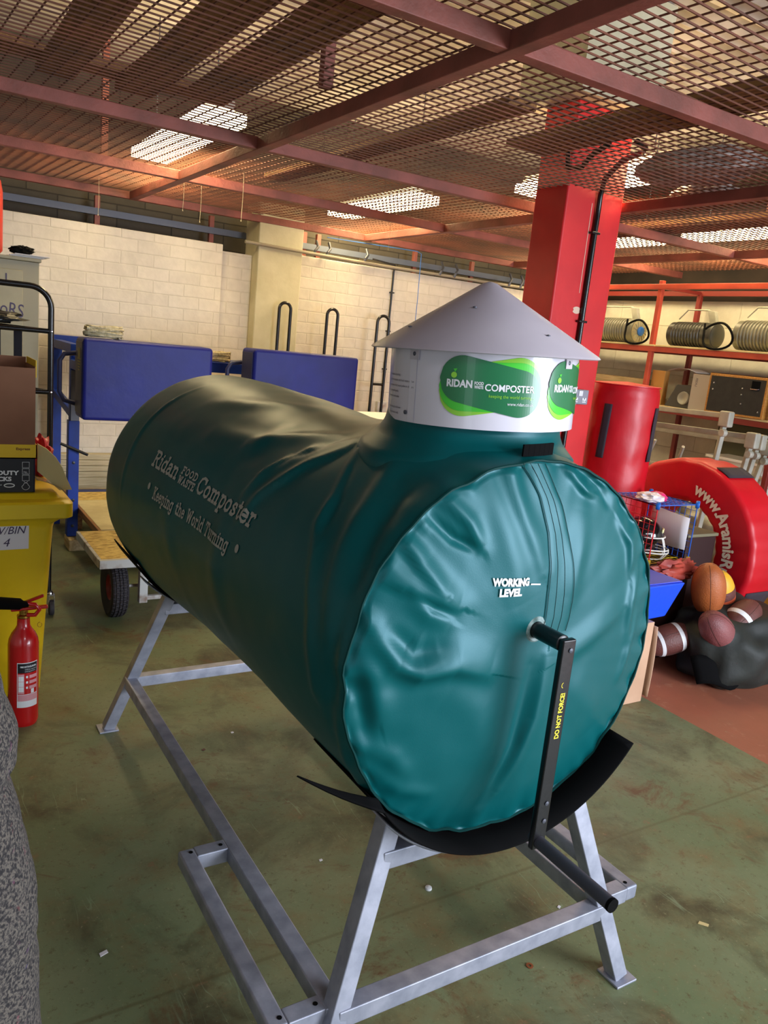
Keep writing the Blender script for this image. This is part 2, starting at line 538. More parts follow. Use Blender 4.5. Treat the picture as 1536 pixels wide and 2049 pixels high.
struct(b.build('wall_left', brick_white_y, origin=(0, 0, 0), smooth=False))

# corrugated roof above the mesh
def roof_pt(i, j):
    y = -4.0 + 11.1 * j / 259
    return (-3.0 + 10.0 * i / 3, y, 3.55 + .03 * sin(y * 2 * PI / .146))
roof_m = mat('corrugated_fibre_cement', (168, 160, 158), 0.7, c2=(128, 118, 110), scale=3, lo=.3, hi=.7, stretch=(1, 1, 1))
struct(MB().grid(roof_pt, 4, 260).build('ceiling_roof_sheets', roof_m, solid=.008))

# expanded mesh ceiling: long thin strands welded in two directions
b = MB()
k1, k2 = math.tan(rad(4)), math.tan(rad(-3))
X0, X1, Y0, Y1 = -2.4, 6.3, -1.2, 6.44
def clip_add(p, q, w, h, z):
    # Liang-Barsky clip of a segment to the ceiling rectangle
    dx, dy = q[0] - p[0], q[1] - p[1]; t0, t1 = 0.0, 1.0
    for pp, qq in ((-dx, p[0] - X0), (dx, X1 - p[0]), (-dy, p[1] - Y0), (dy, Y1 - p[1])):
        if abs(pp) < 1e-9:
            if qq < 0: return
            continue
        t = qq / pp
        if pp < 0: t0 = max(t0, t)
        else: t1 = min(t1, t)
    if t0 >= t1: return
    b.beam((p[0] + dx * t0, p[1] + dy * t0, z), (p[0] + dx * t1, p[1] + dy * t1, z), w, h)
y = Y0 - .8
while y < Y1 + .3:
    clip_add((X0, y - k1 * 0), (X1, y + k1 * (X1 - X0)), .0040, .0055, ZM + .022)
    y += .044
x = X0 - .6
while x < X1 + .9:
    clip_add((x, Y0), (x + k2 * (Y1 - Y0), Y1), .0042, .0045, ZM + .0262)
    x += .064
struct(b.build('ceiling', mesh_m, smooth=False))

# angle-iron grid carrying the mesh
n = [1]
def steel_beam(a, c, w=.05, h=.06):
    n[0] += 1
    o = MB().beam(a, c, w, h).build('trim_%d' % n[0], red_oxide, bevel=.003, smooth=False)
    return struct(o)
zb = ZM - .015
for y in (-.1, 2.03, 3.93, 5.2, 6.42):
    steel_beam((-2.45, y, zb), (6.3, y, zb), .05, .055)
for x in (-.6, 1.56, 3.585, 5.3):
    steel_beam((x, -1.2, zb - .004), (x, 6.42, zb - .004), .055, .055)
# uprights and channel behind the wall top
for x in (1.38, 2.30, 3.16, 3.30, 4.35, 5.05):
    steel_beam((x, 6.78, 2.1), (x, 6.78, 2.49), .04, .04)
n[0] += 1
struct(MB().beam((-2.6, 6.76, 2.37), (6.6, 6.76, 2.37), .04, .05).build('trim_%d' % n[0], mat('blue_grey_channel', (96, 104, 120), .5)))
# braces from mesh up to roof
for p, q in (((1.46, 3.04, ZM + .04), (1.46, 3.04, 3.5)), ((4.6, 3.2, ZM + .04), (4.6, 3.2, 3.5)), ((1.3, 6.2, ZM + .04), (1.3, 6.2, 3.5))):
    steel_beam(p, q, .045, .045)

# red concrete column
b = MB().box(3.11, 3.54, 3.40, 3.66, 0, 2.95)
struct(b.build('trim_column', red_paint, bevel=.012, origin=(0, 0, 0)))
struct(MB().box(3.02, 3.62, 3.3, 3.8, 2.951, 3.5).build('trim_column_head', concrete_m, smooth=False))

# ------------------------------------------------------------------ the composter
CX, CZ, YF, YB = 1.10, 0.99, 1.17, 3.07
comp = thing('food_waste_composter', 'large dark green covered drum composter with white conical hood on a galvanised stand', 'composter', (1.1, 2.0, 0))


def segdist(px, py, pts):
    """distance arrays to a polyline, with parameter 0..1 along it and signed side"""
    best = np.full(px.shape, 1e9); tt = np.zeros(px.shape); sd = np.zeros(px.shape)
    n_ = len(pts) - 1
    for i in range(n_):
        ax, ay = pts[i]; bx, by = pts[i + 1]
        dx, dy = bx - ax, by - ay; L2 = dx * dx + dy * dy
        t = np.clip(((px - ax) * dx + (py - ay) * dy) / L2, 0, 1)
        d = np.hypot(px - ax - t * dx, py - ay - t * dy)
        s_ = np.sign((px - ax) * dy - (py - ay) * dx)
        k = d < best
        best = np.where(k, d, best); tt = np.where(k, (i + t) / n_, tt); sd = np.where(k, s_, sd)
    return best, tt, sd


def folds(px, py, lst):
    out = np.zeros(px.shape)
    for pts, A, w, asym in lst:
        d, t, sd = segdist(px, py, pts)
        env = np.sin(np.clip(t * .84 + .08, 0, 1) * PI) ** .7
        ww = np.where(sd > 0, w * asym, w / asym)
        out += A * env * np.exp(-(d / ww) ** 2)
    return out


def fbm(x, y, z=0.0, oct=3):
    o = np.zeros(x.shape); f = 1.0; a = 1.0
    xf, yf = x.ravel(), y.ravel()
    for k in range(oct):
        o += a * np.array([mnoise.noise(Vector((p * f, q * f, z + 7.3 * k))) for p, q in zip(xf, yf)]).reshape(x.shape)
        f *= 2.1; a *= .5
    return o


R0 = .42
def P2(lst): return [(y_, rad(a_) * R0) for y_, a_ in lst]
SIDE = [
    (P2([(1.60, 63), (1.729, 54.7), (1.786, 46.6), (1.821, 40), (1.842, 30)]), .016, .022, 1.5),
    (P2([(1.57, 59), (1.66, 49), (1.70, 40.5), (1.76, 32), (1.79, 22)]), .013, .018, .7),
    (P2([(1.66, 60), (1.76, 50), (1.80, 42)]), -.012, .018, 1.0),
    (P2([(1.70, 66), (1.90, 58), (2.02, 48)]), .010, .03, 1.3),
    (P2([(1.528, 63), (1.496, 53.7), (1.452, 43.7), (1.434, 33.3), (1.389, 25.9), (1.319, 9.8), (1.28, -10)]), .011, .020, 1.3),
    (P2([(1.50, 57), (1.43, 40.6), (1.40, 30)]), -.010, .016, 1.0),
    (P2([(1.38, 62), (1.33, 45), (1.30, 30), (1.25, 10)]), .012, .03, 1.2),
    (P2([(1.263, 50), (1.24, 34), (1.20, 20), (1.21, 0), (1.22, -20)]), -.012, .025, 1.0),
    (P2([(1.20, 26), (1.20, 12), (1.19, -4)]), .010, .022, 1.0),
    (P2([(1.20, -12), (1.20, -30), (1.20, -42)]), .009, .020, 1.0),
    (P2([(2.74, 66), (2.76, 52), (2.776, 39.5), (2.762, 20), (2.76, 0)]), .006, .012, 1.0),
    (P2([(1.955, 62), (1.99, 50), (2.263, 46)]), .008, .035, 1.0),
    (P2([(2.1, 80), (2.3, 66), (2.5, 60)]), .008, .04, 1.0),
    (P2([(1.9, 20), (1.86, 0), (1.80, -20)]), .007, .05, 1.0),
    (P2([(2.3, 10), (2.2, -15), (2.15, -30)]), .006, .05, 1.0),
]


def drum_r(Y, T):
    r = np.full(Y.shape, .415)
    s = np.clip((Y - 2.0) / .8, 0, 1); r = r + (.024 - .012 * np.sin(T)) * s * s * (3 - 2 * s)
    e = np.clip((Y - 2.95) / .12, 0, 1); r = r - .045 * e ** 3
    e = np.clip((1.235 - Y) / .065, 0, 1); r = r - .008 * e * e
    x = CX - .42 * np.cos(T)
    up = np.clip(np.sin(T) * 3, 0, 1)
    dn = np.hypot(x - 1.12, Y - 1.43)
    q_ = np.clip((Y - 1.17) / .16, 0, 1)
    r = r + q_ * up * .035 * np.exp(-(np.clip(dn - .17, 0, 9) / .09) ** 2)
    # sag of the top between the neck and the far end
    r = r - .012 * up * np.exp(-((Y - 1.95) / .25) ** 2)
    s_ = T * R0
    r = r + folds(Y, s_, SIDE)
    pk = np.exp(-np.clip(Y - 1.18, 0, 9) / .05)
    r = r + .0030 * pk * np.sin(T * 11 + 3 * np.sin(T * 5)) + .0012 * pk * np.sin(T * 37 + 1)
    r = r + .0035 * fbm(Y * 3.1, s_ * 4.3, 1.0, 3)
    return r


def drum_pt(y, t, off=0.0):
    r = float(drum_r(np.array([[y]]), np.array([[t]]))[0, 0]) + off
    return (CX - r * cos(t), y, CZ + r * sin(t))


NY, NT = 200, 300
ys = YF + (YB - YF) * np.linspace(0, 1, NY) ** 1.15
ts = np.linspace(-PI / 2, 1.5 * PI, NT, endpoint=False)
YY, TT = np.meshgrid(ys, ts, indexing='ij')
RR = drum_r(YY, np.where(TT > PI, TT, TT))
PX = CX - RR * np.cos(TT); PZ = CZ + RR * np.sin(TT)
b = MB()
b.grid(lambda i, j: (PX[i, j], YY[i, j], PZ[i, j]), NY, NT, closev=True)
# far end cap
o0 = (NY - 1) * NT
prev = [o0 + j for j in range(NT)]
for q in (.8, .5, .2):
    st = len(b.v)
    b.v += [(CX + (PX[-1, j] - CX) * q, YB + .03 * (1 - q), CZ + (PZ[-1, j] - CZ) * q) for j in range(NT)]
    for j in range(NT):
        j2 = (j + 1) % NT
        b.f.append((prev[j], prev[j2], st + j2, st + j)); b.mi.append(0)
    prev = [st + j for j in range(NT)]
b.f.append(tuple(prev)); b.mi.append(0)
b.build('drum_cover', pvc, comp, angle=80)

FRONT = [
    ([(.733, 1.185), (.798, 1.165), (.863, 1.139), (.90, 1.125)], .020, .020, .6),
    ([(.80, 1.150), (.84, 1.114), (.885, 1.097)], .014, .014, 1.5),
    ([(.725, 1.10), (.780, 1.022), (.829, 1.001), (.902, 1.01), (.985, .984)], .034, .032, .65),
    ([(.76, 1.09), (.815, 1.036), (.86, 1.045)], -.018, .020, 1.0),
    ([(.79, 1.250), (.818, 1.205), (.865, 1.157)], .018, .017, .7),
    ([(.84, 1.295), (.889, 1.254), (.935, 1.234)], -.016, .009, 1.0),
    ([(.875, 1.325), (.916, 1.284), (.945, 1.236)], .016, .015, .7),
    ([(.705, 1.07), (.735, .990), (.765, .905)], .020, .026, .8),
    ([(.715, 1.00), (.73, .93), (.75, .86)], -.012, .015, 1.0),
    ([(.72, .86), (.80, .82), (.84, .77)], .012, .022, 1.0),
    ([(.75, .80), (.83, .74), (.90, .72)], .010, .018, 1.0),
    ([(1.0, 1.40), (1.045, 1.297), (1.10, 1.185)], .012, .022, .8),
    ([(.95, 1.37), (1.0, 1.26), (1.05, 1.12)], .010, .040, 1.0),
    ([(1.17, 1.385), (1.22, 1.34), (1.25, 1.33)], .016, .012, .7),
    ([(1.20, 1.39), (1.26, 1.36), (1.30, 1.31)], -.012, .012, 1.0),
    ([(1.22, 1.30), (1.20, 1.20), (1.19, 1.12)], .009, .025, 1.2),
    ([(1.34, 1.27), (1.38, 1.22), (1.39, 1.15)], .016, .016, .7),
    ([(1.42, 1.16), (1.40, 1.08), (1.41, 1.00)], .016, .016, 1.0),
    ([(1.44, 1.04), (1.42, .96), (1.41, .90)], .012, .014, 1.0),
    ([(1.17, .985), (1.26, 1.02), (1.36, 1.07)], .012, .028, .7),
    ([(1.14, 1.0), (1.13, .86), (1.08, .70)], .014, .022, .7),
    ([(1.10, .98), (1.09, .80), (1.05, .66)], -.010, .016, 1.0),
    ([(1.20, .95), (1.30, .85), (1.33, .78)], .009, .04, 1.0),
    ([(.90, .95), (.98, .90), (1.02, .80)], .008, .04, 1.0),
    ([(.78, 1.33), (.83, 1.27)], .010, .012, 1.0),
]


RIMT = np.linspace(-PI, PI, 361)
RIMR = drum_r(np.full((1, 361), YF), np.where(RIMT < -PI / 2, RIMT + 2 * PI, RIMT)[None, :])[0]


def front_y(x, z):
    x = np.asarray(x, float); z = np.asarray(z, float)
    T = np.arctan2(z - CZ, -(x - CX))
    rim = np.interp(T, RIMT, RIMR)
    rho = np.clip(np.hypot(x - CX, z - CZ) / rim, 0, 1)
    y = YF - .055 * (1 - rho ** 2.6)
    edge = np.clip(1 - rho, 0, 1)
    fl_ = .75 * folds(x, z, FRONT) * np.clip(edge / .03, 0, 1)
    pk = np.exp(-edge / .07) * np.clip(edge / .012, 0, 1)
    y = y - fl_ - pk * (.0050 * np.sin(T * 21 + 2.5 * np.sin(T * 4)) + .003 * np.sin(T * 47))
    y = y - .004 * fbm(x * 4.5, z * 4.5, 3.0, 3)
    return y


NR = 130
q = np.linspace(1, 0.01, NR)
RT = np.where(ts > PI, ts - 2 * PI, ts)
rim = np.interp(RT, RIMT, RIMR)
FX = CX - np.outer(q, rim * np.cos(ts)); FZ = CZ + np.outer(q, rim * np.sin(ts))
FY = front_y(FX, FZ)
b = MB().grid(lambda i, j: (FX[i, j], FY[i, j], FZ[i, j]), NR, NT, closev=True)
b.f.append(tuple((NR - 1) * NT + j for j in range(NT))); b.mi.append(0)
b.build('end_panel', pvc, comp, angle=80)
# piped seam round the end panel
b = MB().tube([(CX - (rim[j] + .0015) * cos(ts[j]), YF - .0005, CZ + (rim[j] + .0015) * sin(ts[j])) for j in range(0, NT, 2)], .0032, 6, closed=True)
b.build('seam', mat('dark_seam', (3, 56, 54), .6, spec=.15), comp)

# placket over the zip, with stitch lines
def interp(pts, t):
    n_ = len(pts) - 1; k = min(int(t * n_), n_ - 1); f = t * n_ - k
    return (pts[k][0] + (pts[k + 1][0] - pts[k][0]) * f, pts[k][1] + (pts[k + 1][1] - pts[k][1]) * f)
SL = [(1.049, 1.395), (1.087, 1.333), (1.107, 1.263), (1.114, 1.20), (1.116, 1.147), (1.117, 1.09), (1.112, 1.055)]
SR = [(1.109, 1.396), (1.149, 1.318), (1.170, 1.25), (1.184, 1.19), (1.192, 1.12), (1.192, 1.08), (1.185, 1.050)]
rows = 60
pl = []
for i in range(rows):
    a_ = interp(SL, i / (rows - 1)); c_ = interp(SR, i / (rows - 1))
    for j in range(9):
        pl.append((a_[0] + (c_[0] - a_[0]) * j / 8, a_[1] + (c_[1] - a_[1]) * j / 8))
fy = front_y([p[0] for p in pl], [p[1] for p in pl])
lift = lambda j: .0035 if 0 < j < 8 else .0012
MB().grid(lambda i, j: (pl[i * 9 + j][0], fy[i * 9 + j] - lift(j), pl[i * 9 + j][1]), rows, 9).build('zip_placket', pvc, comp, angle=80)
stitch = mat('stitching', (4, 40, 36), .8)
b = MB()
for u in (.04, .33, .62, .96):
    pts = []
    for i in range(40):
        a_ = interp(SL, i / 39); c_ = interp(SR, i / 39)
        x_, z_ = a_[0] + (c_[0] - a_[0]) * u, a_[1] + (c_[1] - a_[1]) * u
        pts.append((x_, float(front_y([x_], [z_])[0]) - .0038, z_))
    b.tube(pts, .0006, 5)
b.build('stitching', stitch, comp)

# lettering on the end panel
b = MB()
def on_front(x_, z_, off=.003):
    return (x_, float(front_y([x_], [z_])[0]) - off, z_)
lettering(b, 'WORKING', .021, lambda u, v: on_front(.973 + u, 1.163 - u * .03 + v), fit=.088, bold=.0012, subdiv=.012)
lettering(b, 'LEVEL', .021, lambda u, v: on_front(.991 + u, 1.141 - u * .0 + v), fit=.052, bold=.0012, subdiv=.012)
b.grid(lambda i, j: on_front(1.066 + .027 * i / 3, 1.160 - .0025 * i / 3 + .003 * j), 4, 2)
tag(b.build('lettering', print_white, comp, smooth=False), 'white WORKING LEVEL print')

# slab-serif lettering on the side of the cover: strokes drawn for each letter
GL = {
    'R': (.72, [[(0, 0), (.28, 0)], [(.14, 0), (.14, 1)], [(0, 1), (.42, 1), (.58, .9), (.6, .74), (.54, .6), (.4, .52), (.14, .52)], [(.36, .52), (.62, 0), (.76, 0)]]),
    'i': (.34, [[(0, 0), (.32, 0)], [(.02, .66), (.17, .66), (.17, 0)], [(.15, .9), (.19, .9)]]),
    'd': (.58, [[(.44, 1), (.44, 0), (.56, 0)], [(.34, 1), (.44, 1)], [(.44, .5), (.34, .64), (.18, .66), (.06, .52), (.03, .32), (.08, .12), (.2, 0), (.34, .03), (.44, .16)]]),
    'a': (.54, [[(.06, .56), (.14, .66), (.32, .66), (.4, .54), (.4, .06), (.52, 0)], [(.4, .38), (.2, .38), (.06, .28), (.05, .1), (.16, 0), (.3, .03), (.4, .16)]]),
    'n': (.64, [[(0, 0), (.22, 0)], [(.0, .66), (.12, .66), (.12, 0)], [(.12, .48), (.24, .63), (.38, .66), (.48, .56), (.48, 0)], [(.38, 0), (.6, 0)]]),
    'C': (.7, [[(.62, .72), (.62, .96)], [(.62, .78), (.5, .97), (.32, 1), (.14, .86), (.05, .5), (.12, .16), (.3, 0), (.5, .03), (.64, .22)]]),
    'o': (.54, [[(.25, .66), (.1, .58), (.04, .33), (.1, .08), (.25, 0), (.4, .08), (.46, .33), (.4, .58), (.25, .66)]]),
    'm': (.94, [[(0, 0), (.22, 0)], [(0, .66), (.12, .66), (.12, 0)], [(.12, .48), (.22, .64), (.34, .66), (.43, .54), (.43, 0)], [(.34, 0), (.53, 0)], [(.43, .48), (.53, .64), (.65, .66), (.74, .54), (.74, 0)], [(.65, 0), (.86, 0)]]),
    'p': (.6, [[(0, -.32), (.24, -.32)], [(0, .66), (.12, .66), (.12, -.32)], [(.12, .48), (.24, .64), (.36, .66), (.5, .52), (.52, .32), (.47, .1), (.34, 0), (.22, .02), (.12, .16)]]),
    's': (.48, [[(.38, .5), (.38, .66)], [(.38, .56), (.26, .66), (.12, .63), (.06, .5), (.14, .38), (.32, .3), (.4, .16), (.3, .02), (.16, 0), (.06, .12)], [(.06, .0), (.06, .18)]]),
    't': (.4, [[(.16, .92), (.16, .14), (.22, .02), (.34, .02), (.38, .12)], [(0, .66), (.34, .66)]]),
    'e': (.54, [[(.04, .36), (.46, .36), (.42, .56), (.28, .66), (.12, .6), (.04, .4), (.06, .16), (.2, 0), (.36, .03), (.46, .14)]]),
    'r': (.46, [[(0, 0), (.26, 0)], [(0, .66), (.13, .66), (.13, 0)], [(.13, .44), (.24, .62), (.38, .66), (.44, .56)]]),
    'K': (.76, [[(0, 0), (.26, 0)], [(0, 1), (.26, 1)], [(.13, 0), (.13, 1)], [(.6, 1), (.13, .42)], [(.3, .6), (.62, 0)], [(.5, 0), (.74, 0)], [(.48, 1), (.7, 1)]]),
    'g': (.58, [[(.52, .66), (.42, .66), (.42, -.16), (.32, -.32), (.14, -.32), (.06, -.22)], [(.42, .5), (.32, .64), (.18, .66), (.06, .52), (.03, .32), (.08, .1), (.2, 0), (.32, .03), (.42, .16)]]),
    'h': (.62, [[(0, 1), (.12, 1), (.12, 0)], [(0, 0), (.22, 0)], [(.12, .46), (.24, .63), (.38, .66), (.48, .56), (.48, 0)], [(.38, 0), (.6, 0)]]),
    'W': (1.0, [[(0, 1), (.22, 1)], [(.1, 1), (.28, 0), (.47, .9), (.66, 0), (.84, 1)], [(.72, 1), (.94, 1)]]),
    'l': (.32, [[(0, 1), (.15, 1), (.15, 0)], [(0, 0), (.3, 0)]]),
    'T': (.74, [[(.04, .78), (.04, 1), (.64, 1), (.64, .78)], [(.34, 1), (.34, 0)], [(.22, 0), (.46, 0)]]),
    'u': (.64, [[(0, .66), (.12, .66), (.12, .12), (.22, 0), (.36, .03), (.48, .18)], [(.38, .66), (.48, .66), (.48, 0), (.6, 0)]]),
    'F': (.6, [[(0, 0), (.26, 0)], [(.13, 0), (.13, 1)], [(0, 1), (.54, 1), (.54, .8)], [(.13, .52), (.4, .52)]]),
    'O': (.74, [[(.34, 1), (.14, .86), (.05, .5), (.14, .14), (.34, 0), (.54, .14), (.63, .5), (.54, .86), (.34, 1)]]),
    'D': (.72, [[(0, 0), (.34, 0), (.54, .14), (.62, .5), (.54, .86), (.34, 1), (0, 1)], [(.13, 0), (.13, 1)]]),
    'A': (.76, [[(.1, 0), (.35, 1), (.6, 0)], [(.18, .36), (.52, .36)], [(0, 0), (.2, 0)], [(.5, 0), (.7, 0)]]),
    'S': (.6, [[(.5, .74), (.5, 1)], [(.5, .82), (.4, .97), (.2, 1), (.08, .84), (.12, .62), (.4, .44), (.52, .24), (.42, .03), (.2, 0), (.07, .16)], [(.06, 0), (.06, .22)]]),
    'E': (.64, [[(0, 0), (.54, 0), (.54, .22)], [(.13, 0), (.13, 1)], [(0, 1), (.52, 1), (.52, .8)], [(.13, .52), (.38, .52)]]),
    ' ': (.34, []),
}


def slab_text(mb, txt, y0, y1, t0, h, sw):
    """line of letters along the drum from y0 to y1 (towards the camera), baseline angle t0, cap height h"""
    W = sum(GL[c][0] + .08 for c in txt) - .08
    sx = (y0 - y1) / W
    cur = 0.0

    def stroke(a_, c_):
        a_ = Vector((a_[0] * sx, a_[1] * h)); c_ = Vector((c_[0] * sx, c_[1] * h))
        d_ = (c_ - a_); L_ = d_.length
        if L_ < 1e-6: return
        d_.normalize(); n_ = Vector((-d_.y, d_.x)) * sw / 2; a2 = a_ - d_ * sw * .35; c2 = c_ + d_ * sw * .35
        k = max(1, int(L_ / .02))
        def f_(i, j):
            p_ = a2 + (c2 - a2) * i / k + (n_ if j else -n_)
            return drum_pt(y0 - p_.x, t0 + p_.y / R0, .0022)
        mb.grid(f_, k + 1, 2)
    for c in txt:
        w_, st_ = GL[c]
        for s_ in st_:
            for i in range(len(s_) - 1):
                stroke((cur + s_[i][0], s_[i][1]), (cur + s_[i + 1][0], s_[i + 1][1]))
        cur += w_ + .08


b = MB()
slab_text(b, 'Ridan', 2.520, 2.295, rad(21.2), .046, .0085)
slab_text(b, 'FOOD', 2.275, 2.155, rad(24.6), .020, .005)
slab_text(b, 'WASTE', 2.275, 2.150, rad(20.6), .020, .005)
slab_text(b, 'Composter', 2.135, 1.715, rad(21.2), .046, .0085)
tag(b.build('title_lettering', print_grey, comp, smooth=False), 'pale slab lettering along the drum side')
b = MB()
slab_text(b, 'Keeping the World Turning', 2.420, 1.800, rad(9.0), .034, .0058)
tag(b.build('slogan_lettering', print_grey, comp, smooth=False), 'pale slogan lettering below the title')
for yc_, tc_ in ((2.475, 12.6), (1.745, 12.4)):
    MB().add([drum_pt(yc_, rad(tc_), .002)] + [drum_pt(yc_ + .011 * cos(k * PI / 8), rad(tc_) + .011 * sin(k * PI / 8) / R0, .002) for k in range(16)],
          [(0, 1 + k, 1 + (k + 1) % 16) for k in range(16)]).build('printed_dot', print_grey, comp, smooth=False)

# neck collar and hood
HX, HY = 1.12, 1.42
def neck(i, j):
    t = i / 15; a_ = 2 * PI * j / 120
    prof = [(.226, 1.382), (.238, 1.390), (.237, 1.400), (.222, 1.410), (.207, 1.422), (.199, 1.436), (.196, 1.456)]
    k = min(int(t * 6), 5); f = t * 6 - k
    r_ = prof[k][0] * (1 - f) + prof[k + 1][0] * f; z_ = prof[k][1] * (1 - f) + prof[k + 1][1] * f
    r_ += .006 * fnoise(cos(a_) * 2.2, sin(a_) * 2.2, z_ * 9) * (1.4 - t) + .03 * (1 - t) ** 2 * max(0, -cos(a_))
    # the hem follows the drum down at the sides, stays high front and back
    z_ -= .050 * (1 - t) ** 1.5 * cos(a_) ** 2
    return (HX + r_ * cos(a_), HY + .012 + r_ * sin(a_) * .97, z_)
MB().grid(neck, 16, 120, closev=True).build('neck_collar', pvc_neck, comp, angle=80, solid=.002)
# black strap and buckle at the front right of the neck
b = MB()
for k in range(3, 10):
    a_ = rad(-112 + 3 * k)
    r_ = .232
    if k < 9:
        a2 = rad(-112 + 3 * (k + 1))
        b.prism([(HX + r_ * cos(a_), HY + r_ * sin(a_), 1.402 + .001 * k), (HX + r_ * cos(a2), HY + r_ * sin(a2), 1.403 + .001 * k),
                 (HX + r_ * cos(a2), HY + r_ * sin(a2), 1.427 + .001 * k), (HX + r_ * cos(a_), HY + r_ * sin(a_), 1.426 + .001 * k)], (.006 * cos(a_), .006 * sin(a_), 0))
b.build('strap', black_rubber, comp, smooth=False)

TILT = Matrix.Translation((HX, HY, 1.6)) @ Matrix.Rotation(rad(-2.2), 4, Vector((sin(YAW), cos(YAW), 0))) 
hp = lambda x_, y_, z_: TILT @ Vector((x_, y_, z_))
RC = .2065
b = MB()
b.lathe([(RC - .003, -.152), (RC, -.152), (RC, .008), (RC - .003, .008)], 96, TILT, closed=True)
hood = b.build('hood', white_plastic, comp, angle=50)
b = MB()
b.lathe([(.003, .152), (.016, .148), (.249, .004), (.252, .0), (.248, -.002), (.012, .140), (.0005, .144)], 96, TILT)
b.build('hood_cap', grey_plastic, comp, angle=50)
# overlap lap of the cone, rivets and brackets
# azimuth of camera seen from the hood
AZ = math.atan2(-HY, -HX)
def hcyl(s_, z_, off=.0012):
    """s_ metres to the right along the cylinder wall from its camera-facing line"""
    a_ = AZ + s_ / RC
    r_ = RC + off
    return hp(r_ * cos(a_), r_ * sin(a_), z_)
b = MB()
for s_, z_ in ((-.153, .002), (.205, .002), (-.172, -.132)):
    a_ = AZ + s_ / RC
    c_ = hp((RC + .002) * cos(a_), (RC + .002) * sin(a_), z_ - .012 if z_ > -.1 else z_)
    nrm = (TILT.to_3x3() @ Vector((cos(a_), sin(a_), 0)))
    rot = nrm.to_track_quat('Z', 'Y').to_matrix().to_4x4()
    MB().lathe([(.0045, 0), (.0045, .002), (.002, .0035), (.0005, .0038)], 12, Matrix.Translation(c_) @ rot).build('rivet', steel_grey, hood)
for a_, r_ in ((AZ - 1.05, .185), (AZ + .72, .190), (AZ - .25, .11)):
    z_ = .0045 + (.249 - r_) * .144 / .233
    MB().lathe([(.0045, 0), (.0045, .002), (.0005, .0032)], 12, Matrix.Translation(hp(r_ * cos(a_), r_ * sin(a_), z_))).build('rivet', steel_grey, hood)
for s_ in (-.153, .205):
    MB().prism([hcyl(s_ - .013, -.002), hcyl(s_ + .013, -.002), hcyl(s_ + .013, -.022), hcyl(s_ - .013, -.022)], (hcyl(s_, 0, .004) - hcyl(s_, 0, .001))).build('bracket', grey_plastic, hood, smooth=False)
b = MB().grid(lambda i, j: hcyl(-.166 + .0 * i + .020 * j, -.150 + .152 * i / 3, .0012), 4, 2)
b.build('lap_joint', white_plastic, hood, smooth=False)
# printed label: rounded band shapes
def stadium(cx_, cz_, hw_, r_, ang, n_=20):
    pts = []
    for k in range(n_ + 1):
        a_ = -PI / 2 + PI * k / n_; pts.append((hw_ + r_ * cos(a_), r_ * sin(a_)))
    for k in range(n_ + 1):
        a_ = PI / 2 + PI * k / n_; pts.append((-hw_ + r_ * cos(a_), r_ * sin(a_)))
    ca, sa = cos(ang), sin(ang)
    return [(cx_ + p[0] * ca - p[1] * sa, cz_ + p[0] * sa + p[1] * ca) for p in pts]
def strip_fill(mb, pts, off, mi, fn):
    # fill a convex outline with vertical strips so that it can wrap the cylinder
    xs = np.linspace(min(p[0] for p in pts) + 1e-4, max(p[0] for p in pts) - 1e-4, 40)
    cols = []
    for x_ in xs:
        zs = []
        for k in range(len(pts)):
            a_, c_ = pts[k], pts[(k + 1) % len(pts)]
            if (a_[0] - x_) * (c_[0] - x_) <= 0 and a_[0] != c_[0]:
                zs.append(a_[1] + (c_[1] - a_[1]) * (x_ - a_[0]) / (c_[0] - a_[0]))
        cols.append((x_, min(zs), max(zs)))
    mb.grid(lambda i, j: fn(cols[i][0], cols[i][2] if j else cols[i][1], off), 40, 2, mi=mi)
def hood_label(c0):
    lb = MB()
    f_ = lambda x_, z_, off: hcyl(c0 + x_, z_ + .013, off)
    strip_fill(lb, stadium(0, -.079, .058, .050, rad(11)), .0010, 2, f_)
    strip_fill(lb, stadium(0, -.079, .058, .049, rad(2)), .0016, 1, f_)
    strip_fill(lb, stadium(0, -.078, .060, .047, rad(-11)), .0022, 0, f_)
    g = lambda x0, z0: (lambda u, v: hcyl(c0 + x0 + u, z0 + .013 + v, .0030))
    lettering(lb, 'RIDAN', .020, g(-.090, -.082), 3, fit=.052, bold=.0008, subdiv=.02)
    lettering(lb, 'FOOD', .0085, g(-.034, -.0755), 3, fit=.018, bold=.0003, subdiv=.02)
    lettering(lb, 'WASTE', .0085, g(-.034, -.083), 3, fit=.018, bold=.0003, subdiv=.02)
    lettering(lb, 'COMPOSTER', .019, g(-.013, -.086), 3, fit=.103, bold=.0004, subdiv=.02)
    lettering(lb, 'keeping the world turning...', .009, g(-.004, -.099), 4, fit=.094, subdiv=.02)
    lettering(lb, 'www.ridan.co.uk', .0095, g(.034, -.113), 3, fit=.056, subdiv=.02)
    lb.add([hcyl(c0 - .076, -.046, .003)] + [hcyl(c0 - .076 + .006 * cos(k * PI / 6), -.046 + .006 * sin(k * PI / 6), .003) for k in range(12)], [(0, 1 + k, 1 + (k + 1) % 12) for k in range(12)], 2)
    lb.add([hcyl(c0 - .074, -.040, .003), hcyl(c0 - .070, -.033, .003), hcyl(c0 - .078, -.034, .003)], [(0, 1, 2)], 1)
    o_ = lb.build('printed_label', [dark_green, mid_green, lime, print_white, lime], hood, smooth=False)
    tag(o_, 'green rounded printed label')
hood_label(.020)
hood_label(.020 + .232)
b = MB()
fine = ['Food waste composting', 'Load the composter with food waste and an', 'equal amount of dry wood pellet or chip and', 'turn the handle gently.', 'Never force the handle.', '', 'Finished compost will leave', 'the drum at the far end.']
